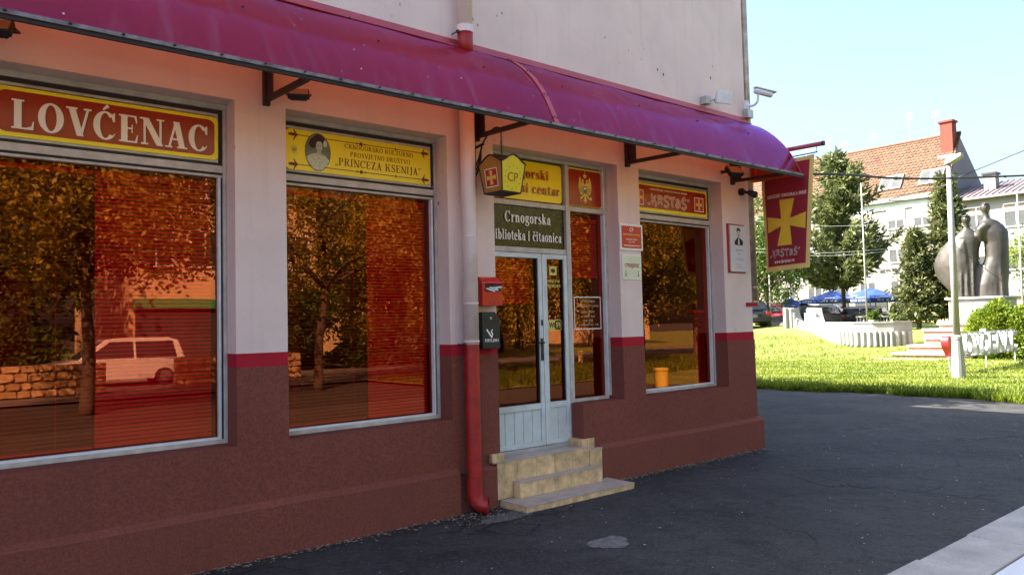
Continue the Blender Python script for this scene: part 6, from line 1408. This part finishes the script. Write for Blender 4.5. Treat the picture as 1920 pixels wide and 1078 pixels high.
# ================================================================== CARS
def car(label, loc, rz, paint, L=4.3, H=1.46, hatch=False):
    c = thing('parked_car', label, 'car', loc, rz); hw = .86
    def prof(sh): return sh
    low = [(-L/2, .35), (-L/2+.02, .72), (-L/2+.12, .86), (-L*.22, .92), (L*.30, .92), (L/2-.12, .80), (L/2, .62), (L/2, .32), (L/2-.1, .24)]
    # underside with wheel arches
    wx = (L*.30, -L*.31); und = []
    for w_ in wx: und += [(w_+.36*math.cos(a), .24+.36*math.sin(a)) for a in np.linspace(0, math.pi, 7)]
    poly = low+und+[(-L/2+.1, .24)]
    rings = []
    for yy, s in ((-hw, .97), (-hw+.05, 1.0), (hw-.05, 1.0), (hw, .97)): rings.append([(p[0]*s, yy, p[1] if abs(yy) < hw-.01 else p[1]*.985+.005) for p in poly])
    mb = MB(); n = len(poly); V = [p for r_ in rings for p in r_]; F = []
    for i in range(3): F += [(i*n+k, i*n+(k+1) % n, (i+1)*n+(k+1) % n, (i+1)*n+k) for k in range(n)]
    F += [tuple(range(n))[::-1], tuple(range(3*n, 4*n))]; mb.add(V, F); mb.build('body', paint, c)
    rear = -L*.46 if hatch else -L*.36; gh = [(rear, .90), (rear+.22, H-.10), (rear+.55, H), (L*.02, H), (L*.10, H-.04), (L*.29, .91)]
    mb = MB(); mb.loft([[(p[0], s*(hw-.04 if p[1] < 1 else hw-.20), p[1]) for p in gh] for s in (-1, 1)]); mb.build('cabin', paint, c, bevel=.03)
    # glazing set just proud of the cabin
    for s in (-1, 1):
        for (xa, xb, xc, xd) in ((rear+.30, -L*.10, -L*.10, rear+.42), (-L*.08, L*.235, L*.075, -L*.08)):
            mb = MB(); yl, yu = s*(hw-.045), s*(hw-.188); mb.add([(xa, yl+s*.02, .96), (xb, yl+s*.02, .96), (xc, yu+s*.035, H-.12), (xd, yu+s*.035, H-.12)], [(0, 1, 2, 3)]); mb.build('side_window', 'carglass', c, fixn=False)
    mb = MB(); mb.add([(L*.285, -.70, .955), (L*.285, .70, .955), (L*.115, .60, H-.08), (L*.115, -.60, H-.08)], [(0, 1, 2, 3)]); mb.build('windscreen', 'carglass', c, fixn=False)
    mb = MB(); mb.add([(rear-.008, .68, .98), (rear-.008, -.68, .98), (rear+.19, -.60, H-.14), (rear+.19, .60, H-.14)], [(0, 1, 2, 3)]); mb.build('rear_window', 'carglass', c, fixn=False)
    for w_ in wx:
        for s in (-1, 1):
            mb = MB(); mb.tube([(w_, s*(hw-.20), .31), (w_, s*(hw-.01), .31)], .31, 18); tw = mb.build('wheel', 'tyre', c); mb = MB(); mb.tube([(w_, s*(hw-.012), .31), (w_, s*(hw+.004), .31)], .19, 14); mb.build('rim', 'rim', tw)
    for s in (-1, 1):
        mb = MB(); mb.obox((L/2-.06, s*.62, .68), (.05, s*-.02, 0), (0, .16, 0), (-.03, 0, .06)); mb.build('headlight', 'lensglass', c, bevel=.01)
        mb = MB(); mb.obox((-L/2+.05, s*.68, .74), (.04, 0, 0), (0, .12, 0), (0, 0, .09)); mb.build('tail_light', 'taillight', c, bevel=.01)
        mb = MB(); mb.obox((L*.22, s*(hw+.06), .98), (.05, 0, 0), (0, .07, 0), (0, 0, .05)); mb.build('mirror', paint, c, bevel=.01)
    for s in (1, -1): mb = MB(); mb.obox((s*(L/2-.0), 0, .42), (.05, 0, 0), (0, hw-.06, 0), (0, 0, .10)); mb.build('bumper', 'black', c, bevel=.02)
    return c
car('black car just beyond the building corner, only its end showing', (37.6, 18.9, tz(37.6, 18.9)), R(60), 'carblack', hatch=True)
car('dark red car parked left of the white wall columns', (43.6, 20.6, tz(43, 19)-.1), R(30), 'carred', hatch=True)
car('black car parked behind the swept end of the white wall', (41.2, 16.6, tz(41.2, 16.6)-.28), R(100), 'carblack', 4.2, 1.40, True); car('low black car behind the white wall under the parasols', (42.6, 14.6, tz(42, 15)-.30), R(100), 'carblack', H=1.33)
car('silver hatchback mirrored behind the stone wall', (6.6, -22.6, 0), R(181), 'carsilver', 4.5, 1.62, True)

# ================================================================== WIRES, LITTER AND THE PATCH
def wire(pts, r, m, label): 
    P = smooth_pts([tuple(p) for p in pts], 8); mb = MB(); mb.tube(P, r, 6); return mb.build('overhead_cable', m, label=label, cat='cable', loc=tuple(pts[0]), smooth=True)
cb = thing('overhead_cable', 'thick black overhead cable running right from the building corner', 'cable', (9.5, .5, 3.8))
mb = MB(); CP = smooth_pts([(9.42, .5, 3.83), (12.34, .60-.3, 4.16), (16, .0, 4.42), (24, -1.6, 5.2)], 10); mb.tube(CP, .022, 7); mb.build('cable', 'wire', cb, smooth=True)
mb = MB()
for k in range(2, len(CP)-2, 3): p = Vector(CP[k]); mb.tube([p, p+Vector((.05, 0, .002))], .030, 7)
o = mb.build('ties', 'black', cb); o['kind'] = 'stuff'
wire([(24.0, -1.9, 6.9), (22.62, 2.2, 5.4)], .012, 'wire', 'thin wire rising from the lamp post to the right picture edge')
wire([(22.6, 2.25, 5.3), (40, 11.3, 7.6), (63, 16.4, 10.6)], .02, 'wire', 'thin wire from the lamp post back to the house gable')
for k, (z_, lb) in enumerate(((6.35, 'upper pale wire crossing in front of the pine'), (5.0, 'middle pale wire crossing in front of the pine'), (4.85, 'lower pale wire crossing in front of the pine'))): wire([(30, 16, z_+.4), (36.5, 13.6, z_), (42, 12.2, z_+.35)], .012, 'palewire', lb)
MT['patchgrey'] = mat('worn_cement', (.13, .125, .12), .9, .35, 14, .5, 60, fine=.2)
mb = MB(); P = []
for i in range(22): a = 2*math.pi*i/22; r_ = 1+.12*math.sin(3*a)+.1*random.uniform(-1, 1); P.append((4.62+.19*r_*math.cos(a), -1.66+.15*r_*math.sin(a), .004))
mb.add(P, [tuple(range(22))]); mb.build('asphalt_patch', MT['patchgrey'], label='small pale round patch in the asphalt in front of the steps', cat='patch', loc=(4.62, -1.66, 0), fixn=False)
P = []
for i in range(26): a = 2*math.pi*i/26; r_ = 1+.15*math.sin(2*a+1)+.12*random.uniform(-1, 1); P.append((4.62+.32*r_*math.cos(a), -.42+.13*r_*math.sin(a), .0042))
mb = MB(); mb.add(P, [tuple(range(26))]); mb.build('asphalt_patch', 'road', label='grey cement patch on the ground at the mouth of the red downspout', cat='patch', loc=(4.62, -.42, 0), fixn=False)
def litter(name, n, fx, m, size, label):
    V = []; 
    for i in range(n):
        x_, y_ = fx(); a = random.uniform(0, 6.28); s = size*random.uniform(.4, 1.3); e = s*random.uniform(.25, .7); z_ = .006+random.uniform(0, .01)
        c_, d_ = math.cos(a), math.sin(a); V += [(x_+c_*s, y_+d_*s, z_), (x_-d_*e, y_+c_*e, z_+.006), (x_-c_*s, y_-d_*s, z_+.002), (x_+d_*e, y_-c_*e, z_+.004)]
    return rawmesh(name, V, np.arange(len(V)).reshape(-1, 4), m, kind='stuff', label=label, cat='litter')
MT['dryleaf'] = mat('dry_leaf', (.30, .25, .16), .9, .4, 30); MT['chip'] = mat('pale_chip', (.45, .43, .40), .9, .3, 20)
litter('leaf_litter', 900, lambda: (random.uniform(.2, 9.4), -.08-abs(random.gauss(0, .07))), 'dryleaf', .022, 'dry leaf litter along the foot of the wall')
litter('stone_chips', 330, lambda: (random.uniform(1, 15), random.uniform(-3.4, -.15)), 'chip', .011, 'small pale chips scattered over the asphalt')
litter('fallen_leaves', 260, lambda: (4.6+random.gauss(0, .35), -.35+random.gauss(0, .12)), 'dryleaf', .014, 'leaves and grit gathered by the steps and the red downspout')
